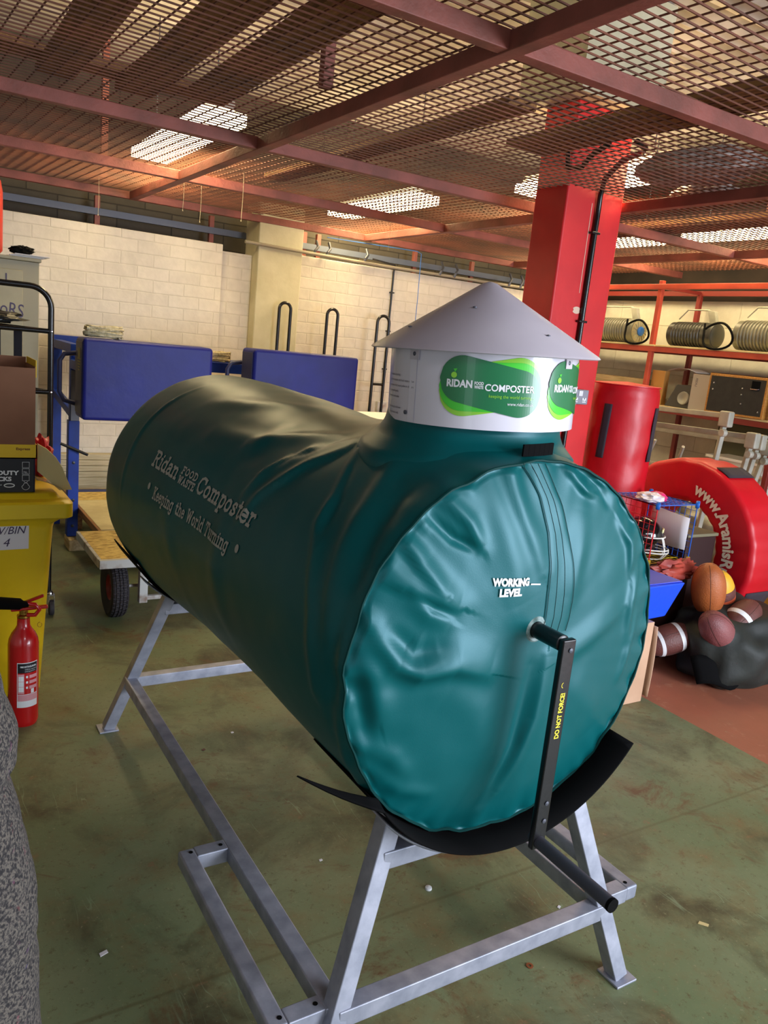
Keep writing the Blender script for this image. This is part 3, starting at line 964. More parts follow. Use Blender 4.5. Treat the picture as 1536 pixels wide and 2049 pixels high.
for k, s_ in enumerate(fine):
    if s_: lettering(b, s_, .0068, (lambda u, v, k=k: hcyl(-.262 + u * .9, -.058 - .0115 * k + v, .001)), subdiv=.02)
b.build('small_print', mat('grey_print', (96, 92, 106), .5), hood, smooth=False)

# black liner sheet and saddles under the drum
def liner(y0_, y1_, a0_, a1_, flare, rr=.432):
    b_ = MB()
    N_ = 48
    def f_(i, j):
        t = i / (N_ - 1); a_ = rad(a0_ + (a1_ - a0_) * t)
        y_ = y0_ + (y1_ - y0_) * j / 5
        p = Vector((CX + rr * cos(a_), y_, CZ + rr * sin(a_)))
        return p
    b_.grid(f_, N_, 6)
    if flare:
        a_ = rad(a0_); e = Vector((CX + rr * cos(a_), 0, CZ + rr * sin(a_)))
        b_.grid(lambda i, j: (e.x - .155 * i / 6, y0_ + .03 * j / 5 * (1 - i / 6) + .07 * (i / 6), e.z + (.072 * i / 6 - .006 * sin(i / 6 * PI)) + .012 * j / 5 * (1 - i / 7)), 7, 6)
    return b_
tag(liner(1.098, 1.40, -143, -35, True, .419).build('liner_sheet', black_rubber, comp, solid=.004, angle=60), 'black liner sheet with its left edge sticking out')
liner(2.70, 3.02, -150, -30, False, .456).build('liner_sheet', black_rubber, comp, solid=.004)
for y0_, rs_ in ((1.12, .430), (2.78, .470)):
    liner(y0_, y0_ + .07, -136, -44, False, rs_).build('saddle', galv, comp, solid=.005)

# crank
MB().lathe([(.017, -.002), (.026, -.002), (.028, .004), (.024, .007), (.018, .006)], 24, Matrix.Translation((1.100, 1.120, 1.062)) @ Matrix.Rotation(rad(90), 4, 'X'), closed=True).build('shaft_collar', mat('scuffed_collar', (150, 170, 168), .5, c2=(60, 90, 86), scale=60), comp)
b = MB()
yr = Matrix.Translation((1.100, 1.045, 1.062)) @ Matrix.Rotation(rad(90), 4, 'X')
b.lathe([(.001, -.14), (.017, -.14), (.017, .006), (.0145, .008), (.001, .008)], 24, yr)
b.build('crank_shaft', black_metal, comp)
b = MB().beam((1.104, 1.030, 1.074), (1.104, 1.030, .616), .034, .014, up=(0, 1, 0))
arm = b.build('crank_arm', black_metal, comp, bevel=.003)
for zz in (1.052, .72, .68):
    MB().lathe([(.0005, 0), (.005, 0), (.005, .0015), (.0005, .003)], 12, Matrix.Translation((1.108, 1.0225, zz)) @ Matrix.Rotation(rad(90), 4, 'X')).build('bolt_head', steel_grey, arm)
b = MB()
lettering(b, 'DO NOT FORCE!', .016, lambda u, v: (1.1105 - v, 1.0222, .865 + u), fit=.098, bold=.0006)
b.add([(1.104 + (.0065 if k < 7 else .0052) * cos(a2) , 1.0222, .980 + (.0065 if k < 7 else .0052) * sin(a2)) for k, a2 in
       [(k, rad(110 + 140 * k / 6)) for k in range(7)] + [(7 + k, rad(250 - 140 * k / 6)) for k in range(7)]], [(k, k + 1, 12 - k, 13 - k) for k in range(6)])
tag(b.build('lettering', yellow_print, arm, smooth=False), 'yellow DO NOT FORCE! print')
MB().tube([(1.104, 1.045, .632), (1.104, 1.02, .632), (1.106, .83, .628)], .0135, 20).build('crank_handle', grip_m, comp)
MB().lathe([(.0005, 0), (.0142, 0), (.0142, .006), (.0005, .006)], 20, Matrix.Translation((1.106, .828, .628)) @ Matrix.Rotation(rad(90), 4, 'X')).build('end_plug', black_rubber, comp)

# stand
FX0, HWF, AL, BL, YN, YFAR, HR = 1.151, .466, .34, .175, 1.152, 2.960, .209
def legp(s_, e_, z_):
    y_ = YN + BL * z_ if e_ == 0 else YFAR - BL * z_
    return Vector((FX0 + s_ * (HWF - AL * z_), y_, z_))
ZT = {(-1, 0): .665, (1, 0): .645, (-1, 1): .66, (1, 1): .66}
TW = .043
for s_ in (-1, 1):
    for e_ in (0, 1):
        MB().beam(legp(s_, e_, .006), legp(s_, e_, ZT[(s_, e_)]), TW, TW, up=(0, 1, 0)).build('leg', galv, comp, bevel=.003)
        p = legp(s_, e_, 0)
        MB().box(p.x - .037, p.x + .037, p.y - .037, p.y + .037, 0, .007).build('foot_plate', galv, comp, bevel=.002)
for s_ in (-1, 1):
    p, q2 = legp(s_, 0, HR), legp(s_, 1, HR)
    MB().beam((p.x, p.y, HR), (q2.x, q2.y, HR), TW, TW).build('side_rail', galv, comp, bevel=.003)
for e_ in (0, 1):
    p, q2 = legp(-1, e_, HR), legp(1, e_, HR)
    MB().beam((p.x, p.y, HR), (q2.x, q2.y, HR), TW, TW).build('cross_rail', galv, comp, bevel=.003)
    p, q2 = legp(-1, e_, .52), legp(1, e_, .52)
    MB().beam((p.x, p.y, .52), (q2.x, q2.y, .52), TW, TW).build('cross_rail', galv, comp, bevel=.003)
for s_ in (-1, 1):
    xr = FX0 + s_ * (HWF - AL * HR); xo = xr + s_ * .125
    ya_, yb_ = YN + .06, YN + .64
    MB().beam((xo, ya_ - .02, HR), (xo, yb_ + .02, HR), TW, TW).build('pocket_rail', galv, comp, bevel=.006)
    for y_ in (ya_, yb_):
        MB().beam((xr + s_ * .02, y_, HR), (xo - s_ * .02, y_, HR), TW, TW).build('pocket_end', galv, comp, bevel=.003)
    for y_ in (ya_, yb_):
        for xx in (xr + s_ * .035, xo - s_ * .008):
            MB().lathe([(.0005, HR + TW / 2 + .0006), (.0055, HR + TW / 2 + .0006), (.0055, HR + TW / 2 + .0012), (.0005, HR + TW / 2 + .0012)], 12, Matrix.Translation((xx, y_, 0))).build('vent_hole', black_rubber, comp, smooth=False)

# ------------------------------------------------------------------ lamps above the mesh
lamp_m = mat('lamp_diffuser', (255, 240, 205), .5, emit=(255, 230, 172), estr=36)
trough_m = mat('lamp_trough', (200, 196, 180), .5)
LAMPS = [
    (1.545, 4.42, 5.92, 'bright fluorescent lamp above the mesh over the far blue pads'),
    (3.48, 5.35, 6.75, 'fluorescent lamp above the mesh, near the concrete pier side of the red column'),
    (3.72, 3.25, 4.45, 'fluorescent lamp above the mesh right beside the red column'),
    (5.62, 4.95, 6.2, 'fluorescent lamp seen just right of the column under the far mesh'),
    (5.62, 3.3, 4.6, 'fluorescent lamp above the racking, farthest right in view'),
]
for x, y0, y1, lab in LAMPS:
    t = thing('fluorescent_lamp', lab, 'lamp', (x, (y0 + y1) / 2, 2.66), 'fluorescent lamps above the mesh ceiling')
    MB().prism([(x - .05, y0 - .02, 2.73), (x - .04, y0 - .02, 2.79), (x + .04, y0 - .02, 2.79), (x + .05, y0 - .02, 2.73)], (0, y1 - y0 + .04, 0)).build('trough', trough_m, t, smooth=False)
    MB().box(x - .125, x + .125, y0, y1, 2.665, 2.729).build('diffuser', lamp_m, t, bevel=.006)
    for yy in (y0 + .15, y1 - .15):
        MB().tube([(x, yy, 2.78), (x, yy, 3.53)], .004, 6).build('hanger', steel_grey, t)

# boards lying on the mesh
ZB = ZM + .034
BOARDS = [
    (.52, .67, 1.7, 3.80, 0, 'brown wooden board on the mesh ceiling, leftmost of the boards'),
    (.83, .99, 1.6, 3.78, 0, 'brown wooden board on the mesh, second from the left'),
    (1.08, 1.25, 1.5, 3.55, 0, 'brown wooden board on the mesh, next to the hanging upright post'),
    (2.02, 2.16, 2.6, 5.0, 0, 'narrow brown board on the mesh left of the red column'),
    (2.42, 2.66, 1.2, 3.1, 0, 'wide brown board on the mesh in front of the red column'),
    (3.85, 4.02, 2.2, 4.2, 0, 'brown board on the mesh right of the red column'),
    (4.35, 4.65, 2.1, 4.9, 0, 'wide brown board on the mesh at the far right'),
]
for k, (x0, x1, y0, y1, dz, lab) in enumerate(BOARDS):
    tag(MB().box(x0, x1, y0, y1, ZB, ZB + .03).build('wooden_board', brown_wood, bevel=.003), lab, 'board', 'boards stored on the mesh ceiling')
tag(MB().box(-.6, 1.3, 3.60, 3.76, ZB + .031, ZB + .06).build('wooden_board', brown_wood, bevel=.003), 'brown board lying crosswise over the other boards on the mesh', 'board', 'boards stored on the mesh ceiling')
card_roll = mat('grey_insulation', (176, 166, 162), .9, c2=(132, 122, 118), scale=5, bump=.6, bscale=12)
def blob(c, r, n1=28, n2=18, amp=.12, fr=3.0, flat=None, seed=0.0, rot=None, pw=1.0):
    M = rot or Matrix.Identity(4)
    def f(i, j):
        th = PI * i / (n1 - 1); ph = 2 * PI * j / n2
        d = Vector((sin(th) * cos(ph), sin(th) * sin(ph), cos(th)))
        k = 1 + amp * mnoise.noise(d * fr + Vector((seed, seed * 2, 0)))
        if pw != 1.0: d = Vector([math.copysign(abs(v) ** pw, v) for v in d])
        p = M @ Vector((d.x * r[0] * k, d.y * r[1] * k, d.z * r[2] * k)) + Vector(c)
        if flat is not None: p.z = max(p.z, flat)
        return p
    return MB().grid(f, n1, n2, closev=True)
tag(blob((3.45, 2.85, ZB + .07), (.22, .36, .07), 24, 30, .5, 4, ZB).build('insulation_sheet', card_roll, subd=1), 'crumpled grey insulation lying on the mesh above the column', 'insulation')
tag(blob((3.83, 3.1, ZB + .04), (.12, .20, .05), 24, 30, .5, 5, ZB, 3.0).build('insulation_sheet', card_roll, subd=1), 'small crumpled pale insulation on the mesh right of the column', 'insulation')

# cables on and above the column
tag(MB().tube([(3.335, 3.384, 1.05), (3.34, 3.384, 2.40), (3.335, 3.38, 2.50), (3.31, 3.34, 2.58), (3.24, 3.16, 2.64), (3.12, 2.92, 2.62), (3.0, 2.8, 2.60), (2.9, 2.76, 2.60)], .0145, 12).build('black_conduit', black_tube), 'black conduit running down the front of the red column', 'conduit')
for zz in (1.28, 1.82, 2.30):
    tag(MB().box(3.305, 3.365, 3.366, 3.399, zz, zz + .012).build('conduit_clip', black_metal, bevel=.003), {1.28: 'black clip on the column conduit, lowest of the three', 1.82: 'black clip on the column conduit beside the hood cap', 2.30: 'black clip on the column conduit just below the mesh'}[zz], 'clip', 'clips on the column conduit')
tag(MB().tube([(2.72, 2.75, ZB + .02), (2.86, 3.0, ZB + .03), (3.0, 3.2, ZB + .03), (3.06, 3.37, ZB + .06), (3.085, 3.42, ZB + .2)], .012, 10).build('black_cable', black_rubber), 'thick black cable on the mesh left of the column top', 'cable')
so = thing('wall_socket', 'grey metal double wall socket on the red column', 'socket', (3.378, 3.398, 1.361))
MB().box(3.305, 3.451, 3.355, 3.398, 1.361, 1.447).build('face_plate', socket_m, so, bevel=.006)
for xx in (3.352, 3.418):
    b = MB().box(xx - .014, xx + .014, 3.3535, 3.355, 1.372, 1.405)
    MB().box(xx - .015, xx + .015, 3.3525, 3.3549, 1.374, 1.400).build('outlet', print_white, so, smooth=False)
    for dx, dz, w_, h_ in ((0, .017, .003, .006), (-.008, .003, .0045, .003), (.008, .003, .0045, .003)):
        MB().box(xx + dx - w_ / 2 - .001, xx + dx + w_ / 2 + .001, 3.3515, 3.3524, 1.378 + dz - h_ / 2, 1.378 + dz + h_ / 2 + .002).build('pin_slot', black_rubber, so, smooth=False)
MB().box(3.37, 3.40, 3.3515, 3.3549, 1.410, 1.440).build('switch', print_white, so, bevel=.001)
colo = bpy.data.objects['trim_column']
b = MB()
b.box(3.300, 3.304, 3.3985, 3.3995, 1.98, 2.46)
b.add([(3.30 + .028 * cos(k * PI / 6) * (1.2 if k % 3 else .8), 3.3988, 1.885 + .02 * sin(k * PI / 6)) for k in range(12)], [tuple(range(12))])
b.build('filler_mark', mat('cream_filler', (226, 196, 172), .8), colo, smooth=False)
MB().add([(3.255, 3.3988, 1.665), (3.325, 3.3988, 1.662), (3.325, 3.3988, 1.70), (3.258, 3.3988, 1.703)], [(0, 1, 2, 3)]).build('filler_mark', mat('beige_patch', (222, 190, 160), .8), colo, smooth=False)

# cobweb threads
for k, (x, y, z0, z1, lab) in enumerate([(1.25, 6.1, 2.53, 2.27, 'cobweb thread hanging at the far left under the mesh'), (1.85, 4.9, 2.53, 2.24, 'long cobweb thread hanging right of the beam crossing'),
                             (1.72, 5.3, 2.53, 2.24, 'cobweb thread hanging under the lit beam corner'), (3.1, 5.2, 2.53, 2.26, 'cobweb thread hanging beyond the concrete pier'), (1.62, 5.35, 2.53, 2.3, 'short cobweb thread under the lit beam corner')]):
    tag(MB().tube([(x, y, z0), (x + .003, y, (z0 + z1) / 2), (x, y, z1 + .01), (x, y, z1)], .0015, 5, rs=[.001, .0012, .0015, .004]).build('cobweb_thread', mat('cobweb', (180, 168, 140), .9) if k == 0 else bpy.data.materials['cobweb']), lab, 'cobweb', 'cobweb threads under the mesh')

# ------------------------------------------------------------------ left foreground: felt blanket
felt = bpy.data.materials.new('recycled_felt'); felt.use_nodes = True
nt = felt.node_tree; bb = nt.nodes['Principled BSDF']; bb.inputs['Roughness'].default_value = 1.0
tc = nt.nodes.new('ShaderNodeTexCoord')
n1 = nt.nodes.new('ShaderNodeTexNoise'); n1.inputs['Scale'].default_value = 210; n1.inputs['Detail'].default_value = 6; nt.links.new(tc.outputs['Object'], n1.inputs['Vector'])
r1 = nt.nodes.new('ShaderNodeValToRGB')
for p_, c_ in ((.0, (24, 22, 24)), (.40, (44, 41, 42)), (.50, (74, 69, 66)), (.58, (112, 104, 94)), (.68, (60, 56, 58))):
    if p_ == 0: e = r1.color_ramp.elements[0]; e.position = 0
    elif p_ == .40: e = r1.color_ramp.elements[1]; e.position = .40
    else: e = r1.color_ramp.elements.new(p_)
    e.color = lin(c_)
nt.links.new(n1.outputs['Fac'], r1.inputs['Fac'])
n2 = nt.nodes.new('ShaderNodeTexNoise'); n2.inputs['Scale'].default_value = 60; n2.inputs['Detail'].default_value = 6; nt.links.new(tc.outputs['Object'], n2.inputs['Vector'])
r2 = nt.nodes.new('ShaderNodeValToRGB'); r2.color_ramp.elements[0].position = .62; r2.color_ramp.elements[0].color = (0, 0, 0, 1); r2.color_ramp.elements[1].position = .70; r2.color_ramp.elements[1].color = (.45, .45, .45, 1)
nt.links.new(n2.outputs['Fac'], r2.inputs['Fac'])
n3 = nt.nodes.new('ShaderNodeTexNoise'); n3.inputs['Scale'].default_value = 12; nt.links.new(tc.outputs['Object'], n3.inputs['Vector'])
r3 = nt.nodes.new('ShaderNodeValToRGB'); r3.color_ramp.elements[0].position = .42; r3.color_ramp.elements[0].color = lin((70, 56, 110)); r3.color_ramp.elements[1].position = .6; r3.color_ramp.elements[1].color = lin((170, 84, 84))
nt.links.new(n3.outputs['Fac'], r3.inputs['Fac'])
mx = nt.nodes.new('ShaderNodeMix'); mx.data_type = 'RGBA'
nt.links.new(r2.outputs['Color'], mx.inputs[0]); nt.links.new(r1.outputs['Color'], mx.inputs[6]); nt.links.new(r3.outputs['Color'], mx.inputs[7]); nt.links.new(mx.outputs[2], bb.inputs['Base Color'])
bp = nt.nodes.new('ShaderNodeBump'); bp.inputs['Strength'].default_value = .9; bp.inputs['Distance'].default_value = .006
nt.links.new(n1.outputs['Fac'], bp.inputs['Height']); nt.links.new(bp.outputs[0], bb.inputs['Normal'])
EDGE = [(0.0, .20), (.35, .185), (.55, .165), (.62, .162), (.72, .160), (.80, .163), (.86, .150), (.92, .138), (.965, .118), (.985, .118), (1.0, .132), (1.04, .134), (1.10, .118), (1.16, .102), (1.22, .05), (1.25, -.05), (1.26, -.3)]
def edge_x(z):
    return float(np.interp(z, [e[0] for e in EDGE], [e[1] for e in EDGE]))
def felt_pt(i, j):
    t = i / 119
    z = 1.255 * (1 - t) if t < 1 else 0.001
    u = j / 60
    e = edge_x(z) + .004 * fnoise(0, 0, z * 30)
    # cross-section: a rounded slab wrapping from the front round the right edge to the back
    a = PI * u - PI / 2
    hw = .42; hd = .16 * min(1, (1.27 - z) * 6 + .15)
    cx_ = e - hw
    x = cx_ + hw * (abs(cos(a)) ** .55) if True else 0
    y = 1.0 + .10 + hd * math.copysign(abs(sin(a)) ** .8, sin(a))
    dv = .010 * fnoise(x * 7, y * 7, z * 5) + .006 * sin(x * 40 + z * 6)
    return (x + dv, y + dv * .5, z)
tag(MB().grid(felt_pt, 120, 61).build('felt_blanket', felt, solid=.008, origin=(0, 1.1, 0)), 'grey speckled recycled felt blanket hanging at the lower left edge', 'blanket')

# fire extinguisher
EX, EY = .400, 3.13
ex = thing('fire_extinguisher', 'red fire extinguisher with black horn standing before the yellow bin', 'fire extinguisher', (EX, EY, 0))
M = Matrix.Translation((EX, EY, 0))
MB().lathe([(.0005, .004), (.050, .0), (.054, .008), (.0555, .02), (.0555, .33), (.052, .352), (.042, .375), (.030, .392), (.024, .405), (.0225, .435), (.001, .436)], 48, M).build('cylinder_body', red_gloss, ex)
MB().lathe([(.018, .434), (.024, .438), (.024, .446), (.016, .450), (.016, .468), (.019, .470), (.001, .474)], 24, M).build('valve', brass, ex)
b = MB().beam((EX - .045, EY, .470), (EX + .085, EY - .01, .476), .022, .012)
b.build('carry_handle', red_gloss, ex, bevel=.004)
MB().beam((EX - .02, EY, .487), (EX + .07, EY - .01, .522), .020, .010).build('squeeze_lever', red_gloss, ex, bevel=.004)
MB().tube([(EX + .01, EY - .03, .455), (EX + .035, EY - .045, .458), (EX + .05, EY - .045, .478), (EX + .035, EY - .045, .500), (EX + .0, EY - .04, .505)], .008, 10).build('pipe_bend', red_gloss, ex)
MB().lathe([(.010, 0), (.014, .02), (.022, .03), (.026, .20), (.028, .22), (.024, .22), (.02, .05)], 24, Matrix.Translation((EX + .012, EY - .04, .500)) @ Matrix.Rotation(rad(-82), 4, 'Y') @ Matrix.Rotation(0, 4, 'X')).build('horn', black_rubber, ex)
MB().tube([(EX + .052 + .008 * cos(k * PI / 6), EY - .04, .415 + .010 * sin(k * PI / 6)) for k in range(12)], .0012, 6, closed=True).build('safety_pin_ring', brass, ex)
EA = math.atan2(-EY, -EX)
def exl(s_, z_, off=.0008):
    a_ = EA + rad(18) + s_ / .0555
    return (EX + (.0555 + off) * cos(a_), EY + (.0555 + off) * sin(a_), z_)
lb = MB()
def patch(mb, fn, s0, s1, z0, z1, off, mi):
    k = max(2, int(abs(s1 - s0) / .008) + 1)
    mb.grid(lambda i, j: fn(s0 + (s1 - s0) * i / (k - 1), z0 + (z1 - z0) * j, off), k, 2, mi=mi)
patch(lb, exl, -.040, .040, .085, .270, .0006, 3)
patch(lb, exl, -.0375, .0375, .228, .267, .0011, 0)
patch(lb, exl, -.0375, .0375, .140, .228, .0011, 1)
patch(lb, exl, -.0375, .0375, .112, .138, .0011, 2)
patch(lb, exl, -.036, -.014, .143, .224, .0014, 2)
for k in range(3):
    z_ = .207 - .022 * k
    patch(lb, exl, -.008, -.001, z_, z_ + .009, .0016, 3)
    patch(lb, exl, .004, .034, z_ - .002, z_ + .011, .0016, 2)
    patch(lb, exl, -.034, -.016, z_ - .012, z_ + .008, .0018, 3)
patch(lb, exl, .010, .022, .142, .160, .0018, 3)
lettering(lb, 'FIRE EXTINGUISHER', .009, lambda u, v: exl(-.028 + u, .251 + v, .0018), 3, fit=.060, bold=.0003, subdiv=.01)
lettering(lb, 'CO2 for electrical', .006, lambda u, v: exl(-.012 + u, .241 + v, .0018), 3, fit=.044, subdiv=.01)
lettering(lb, 'and liquid fires', .006, lambda u, v: exl(-.012 + u, .233 + v, .0018), 3, fit=.040, subdiv=.01)
tag(lb.build('instruction_label', [black_card, red_gloss, mat('pink_print', (214, 150, 156), .5), print_white], ex, smooth=False), 'white, black and red instruction label')

# yellow wheelie bin
bn = thing('wheelie_bin', 'yellow wheeled refuse bin with a taped paper sign behind the fire extinguisher', 'bin', (.27, 3.6, 0))
def rrect(x0, x1, y0, y1, r, z, n_=6):
    pts = []
    for cx_, cy_, a0 in ((x1 - r, y1 - r, 0), (x0 + r, y1 - r, 90), (x0 + r, y0 + r, 180), (x1 - r, y0 + r, 270)):
        for k in range(n_ + 1):
            a_ = rad(a0 + 90 * k / n_); pts.append((cx_ + r * cos(a_), cy_ + r * sin(a_), z))
    return pts
def loft(sections, cap=True):
    m_ = MB(); n_ = len(sections[0])
    m_.grid(lambda i, j: sections[i][j], len(sections), n_, closev=True)
    if cap:
        m_.f.append(tuple(range(n_ - 1, -1, -1))); m_.mi.append(0)
        o_ = (len(sections) - 1) * n_
        m_.f.append(tuple(range(o_, o_ + n_))); m_.mi.append(0)
    return m_
loft([rrect(.035, .490, 3.37, 3.80, .05, 0), rrect(.03, .50, 3.36, 3.81, .05, .015), rrect(-.01, .535, 3.30, 3.86, .045, .74), rrect(-.012, .540, 3.295, 3.865, .045, .76),
      rrect(-.03, .575, 3.27, 3.90, .04, .79), rrect(-.03, .575, 3.27, 3.90, .04, .80)]).build('bin_body', yellow_plastic, bn, angle=30)
loft([rrect(-.045, .592, 3.255, 3.915, .035, .790), rrect(-.05, .600, 3.25, 3.92, .035, .795), rrect(-.05, .600, 3.25, 3.92, .035, .850), rrect(-.04, .590, 3.26, 3.91, .035, .858),
      rrect(-.02, .560, 3.30, 3.88, .04, .862), rrect(-.01, .545, 3.32, 3.86, .04, .880), rrect(.01, .52, 3.34, 3.84, .05, .884)]).build('lid', yellow_plastic, bn, angle=30)
for xx in (.10, .44):
    MB().lathe([(.001, -.02), (.09, -.02), (.095, -.012), (.095, .012), (.09, .02), (.001, .02)], 32, Matrix.Translation((xx, 3.88, .096)) @ Matrix.Rotation(rad(90), 4, 'Y')).build('wheel', black_rubber, bn)
bt = lambda x_, z_, off=0.0: (x_, 3.37 - .0945 * z_ - .0025 - off + .0, z_)
MB().grid(lambda i, j: bt(.18 + .26 * i / 3, .655 + .115 * j + .004 * i / 3), 4, 2).build('paper_sign', paper, bn, smooth=False)
b = MB()
lettering(b, 'YELLOW/BIN', .044, lambda u, v: bt(.195 + u, .718 + v + u * .03, .001), fit=.235, shear=.25)
lettering(b, '4', .048, lambda u, v: bt(.345 + u, .672 + v, .001), shear=.25)
b.build('handwriting', marker, bn, smooth=False)

# cartons on the bin
ZL = .885
bx = thing('sack_carton', 'dark HEAVY DUTY sacks carton lying on the yellow bin lid', 'carton', (.27, 3.45, ZL))
MB().box(.10, .462, 3.325, 3.62, ZL, ZL + .135).build('carton_body', black_card, bx, bevel=.002)
MB().box(.463, .4645, 3.325, 3.62, ZL, ZL + .135).build('side_panel', navy_card, bx, smooth=False)
b = MB()
fb = lambda x0, z0: (lambda u, v: (x0 + u, 3.3235, ZL + z0 + v))
lettering(b, 'HEAVY DUTY', .023, fb(.235, .070), fit=.172, bold=.001)
lettering(b, 'SACKS', .023, fb(.302, .046), fit=.078, bold=.001)
lettering(b, 'strong recycled', .008, fb(.30, .028), fit=.045)
for k in range(3):
    z_ = ZL + .120 - .026 * k
    for (a0, a1, c0, c1) in ((.418, .444, z_, z_ + .0012), (.418, .444, z_ - .022, z_ - .0208), (.418, .4192, z_ - .022, z_), (.4428, .444, z_ - .022, z_)):
        b.add([(a0, 3.3235, c0), (a1, 3.3235, c0), (a1, 3.3235, c1), (a0, 3.3235, c1)], [(0, 1, 2, 3)])
lettering(b, '75L', .011, fb(.422, .076), fit=.016)
b.tube([(.431 + .014 * cos(a_) * (1 if sin(a_) < .3 else .7), 3.3235, ZL + .024 + .014 * sin(a_)) for a_ in [k * PI / 10 for k in range(20)]], .0008, 4, closed=True)
b.tube([(.424, 3.3235, ZL + .044), (.431, 3.3235, ZL + .037), (.438, 3.3235, ZL + .044)], .0008, 4)
b.tube([(.372 + .018 * cos(a_), 3.3235, ZL + .028 + .007 * sin(a_)) for a_ in [k * PI / 10 for k in range(20)]], .002, 4, closed=True)
b.build('printing', print_white, bx, smooth=False)
ZY = ZL + .136
ya = thing('yellow_tray_carton', 'shallow yellow card tray between the dark carton and the brown box', 'tray', (.26, 3.45, ZY))
b = MB().box(.05, .470, 3.315, 3.60, ZY, ZY + .004).box(.05, .470, 3.315, 3.319, ZY, ZY + .055).box(.466, .470, 3.315, 3.60, ZY, ZY + .055).box(.05, .470, 3.596, 3.60, ZY, ZY + .055).box(.05, .054, 3.315, 3.60, ZY, ZY + .055)
b.build('tray', yellow_card, ya, smooth=False)
b = MB(); lettering(b, 'Express', .013, lambda u, v: (.395 + u, 3.314, ZY + .034 + v), fit=.05, bold=.0005)
b.build('lettering', mat('brown_print', (130, 80, 20), .6), ya, smooth=False)
ZC = ZY + .005
cb = thing('cardboard_box', 'tall open brown cardboard box standing in the yellow tray', 'box', (.25, 3.45, ZC))
b = MB()
b.box(.06, .464, 3.321, 3.324, ZC, ZC + .345).box(.06, .464, 3.588, 3.591, ZC, ZC + .372).box(.461, .464, 3.324, 3.588, ZC, ZC + .350).box(.06, .063, 3.324, 3.588, ZC, ZC + .35).box(.06, .464, 3.324, 3.588, ZC, ZC + .003)
b.build('box_walls', card, cb, smooth=False)
MB().box(.4645, .468, 3.324, 3.58, ZC + .31, ZC + .375).build('corner_tab', yellow_card, cb, smooth=False)
# envelope and red bag slumped beside the cartons
def sheet(p00, p10, p01, p11, sag, nu=10, nv=10):
    P = [Vector(p) for p in (p00, p10, p01, p11)]
    def f(i, j):
        u, v = i / (nu - 1), j / (nv - 1)
        p = P[0] * (1 - u) * (1 - v) + P[1] * u * (1 - v) + P[2] * (1 - u) * v + P[3] * u * v
        return p + Vector(sag) * (4 * u * (1 - u))
    return MB().grid(f, nu, nv)
EP = [(.476, 1.075), (.510, 1.055), (.545, 1.02), (.570, .98), (.585, .94), (.608, .888), (.560, .886), (.520, .925), (.476, .965)]
tag(MB().prism([(p[0], 3.345 + .03 * (1.08 - p[1]), p[1]) for p in EP], (0, .006, .002)).build('paper_envelope', paper_buff, smooth=False), 'buff paper envelope drooping over the bin lid beside the cartons', 'envelope')
tag(sheet((.474, 3.34, .93), (.575, 3.31, .888), (.474, 3.42, .93), (.575, 3.42, .888), (.0, 0, .008)).build('clear_plastic_wrap', mat('clear_wrap', (200, 190, 150), .15, trans=.6), solid=.001), 'crumpled clear plastic wrap on the bin lid corner', 'wrapper')
tag(blob((.535, 3.72, .96), (.055, .10, .085), 20, 24, .4, 3, .8845).build('red_plastic_bag', red_vinyl), 'red plastic bag on the bin lid behind the envelope', 'bag')

# ------------------------------------------------------------------ black wire cart
ct = thing('shelf_cart', 'tall black tubular shelf cart on castors behind the yellow bin', 'cart', (.28, 4.5, 0))
for yy, xe in ((4.30, .67), (4.80, .34)):
    pts = [(-.12, yy, .13), (-.12, yy, 1.60)] + arcpts((-.02, yy, 1.60), .10, 180, 90, 8) + arcpts((xe - .10, yy, 1.60), .10, 90, 0, 8) + [(xe, yy, .13)]
    MB().tube(pts, .0145, 14).build('end_frame', black_tube, ct)
for zz in (1.49, 1.19, .80, .38):
    b = MB()
    b.tube([(-.12, 4.30, zz), (.67, 4.30, zz)], .012, 10); b.tube([(-.12, 4.80, zz), (.34, 4.80, zz)], .012, 10)
    b.tube([(-.12, 4.30, zz), (-.12, 4.80, zz)], .012, 10); b.tube([(.665, 4.30, zz), (.34, 4.80, zz)], .012, 10)
    for k in range(9): b.tube([(-.12, 4.35 + .05 * k, zz), (.632 - .0325 * k, 4.35 + .05 * k, zz)], .003, 6)
    b.build('shelf', black_tube, ct)
    for yy in (4.284, ):
        MB().lathe([(.006, 0), (.005, .003), (.001, .004)], 12, Matrix.Translation((.67, yy, zz)) @ Matrix.Rotation(rad(90), 4, 'X')).build('screw', chrome, ct)
for xx, yy in ((.67, 4.30), (.34, 4.80), (-.12, 4.30), (-.12, 4.80)):
    cs = MB().lathe([(.001, -.011), (.040, -.011), (.042, 0), (.040, .011), (.001, .011)], 28, Matrix.Translation((xx + .015, yy, .042)) @ Matrix.Rotation(rad(90), 4, 'Y')).build('castor', tyre_m, ct)
    b = MB().box(xx + .0005, xx + .0035, yy - .012, yy + .012, .04, .115).box(xx + .027, xx + .030, yy - .012, yy + .012, .04, .115).box(xx, xx + .03, yy - .015, yy + .015, .112, .118)
    b.lathe([(.001, .118), (.018, .118), (.018, .13), (.010, .14), (.001, .14)], 16, Matrix.Translation((xx + .008, yy, 0)))
    b.build('castor_fork', chrome, cs)
tag(blob((.30, 4.55, 1.535), (.26, .18, .04), 22, 30, .4, 4, 1.5035).build('folded_dark_jacket', mat('dark_shiny_cloth', (44, 44, 38), .35, c2=(26, 26, 24), scale=8)), 'dark shiny folded jacket lying on the cart top shelf', 'jacket')
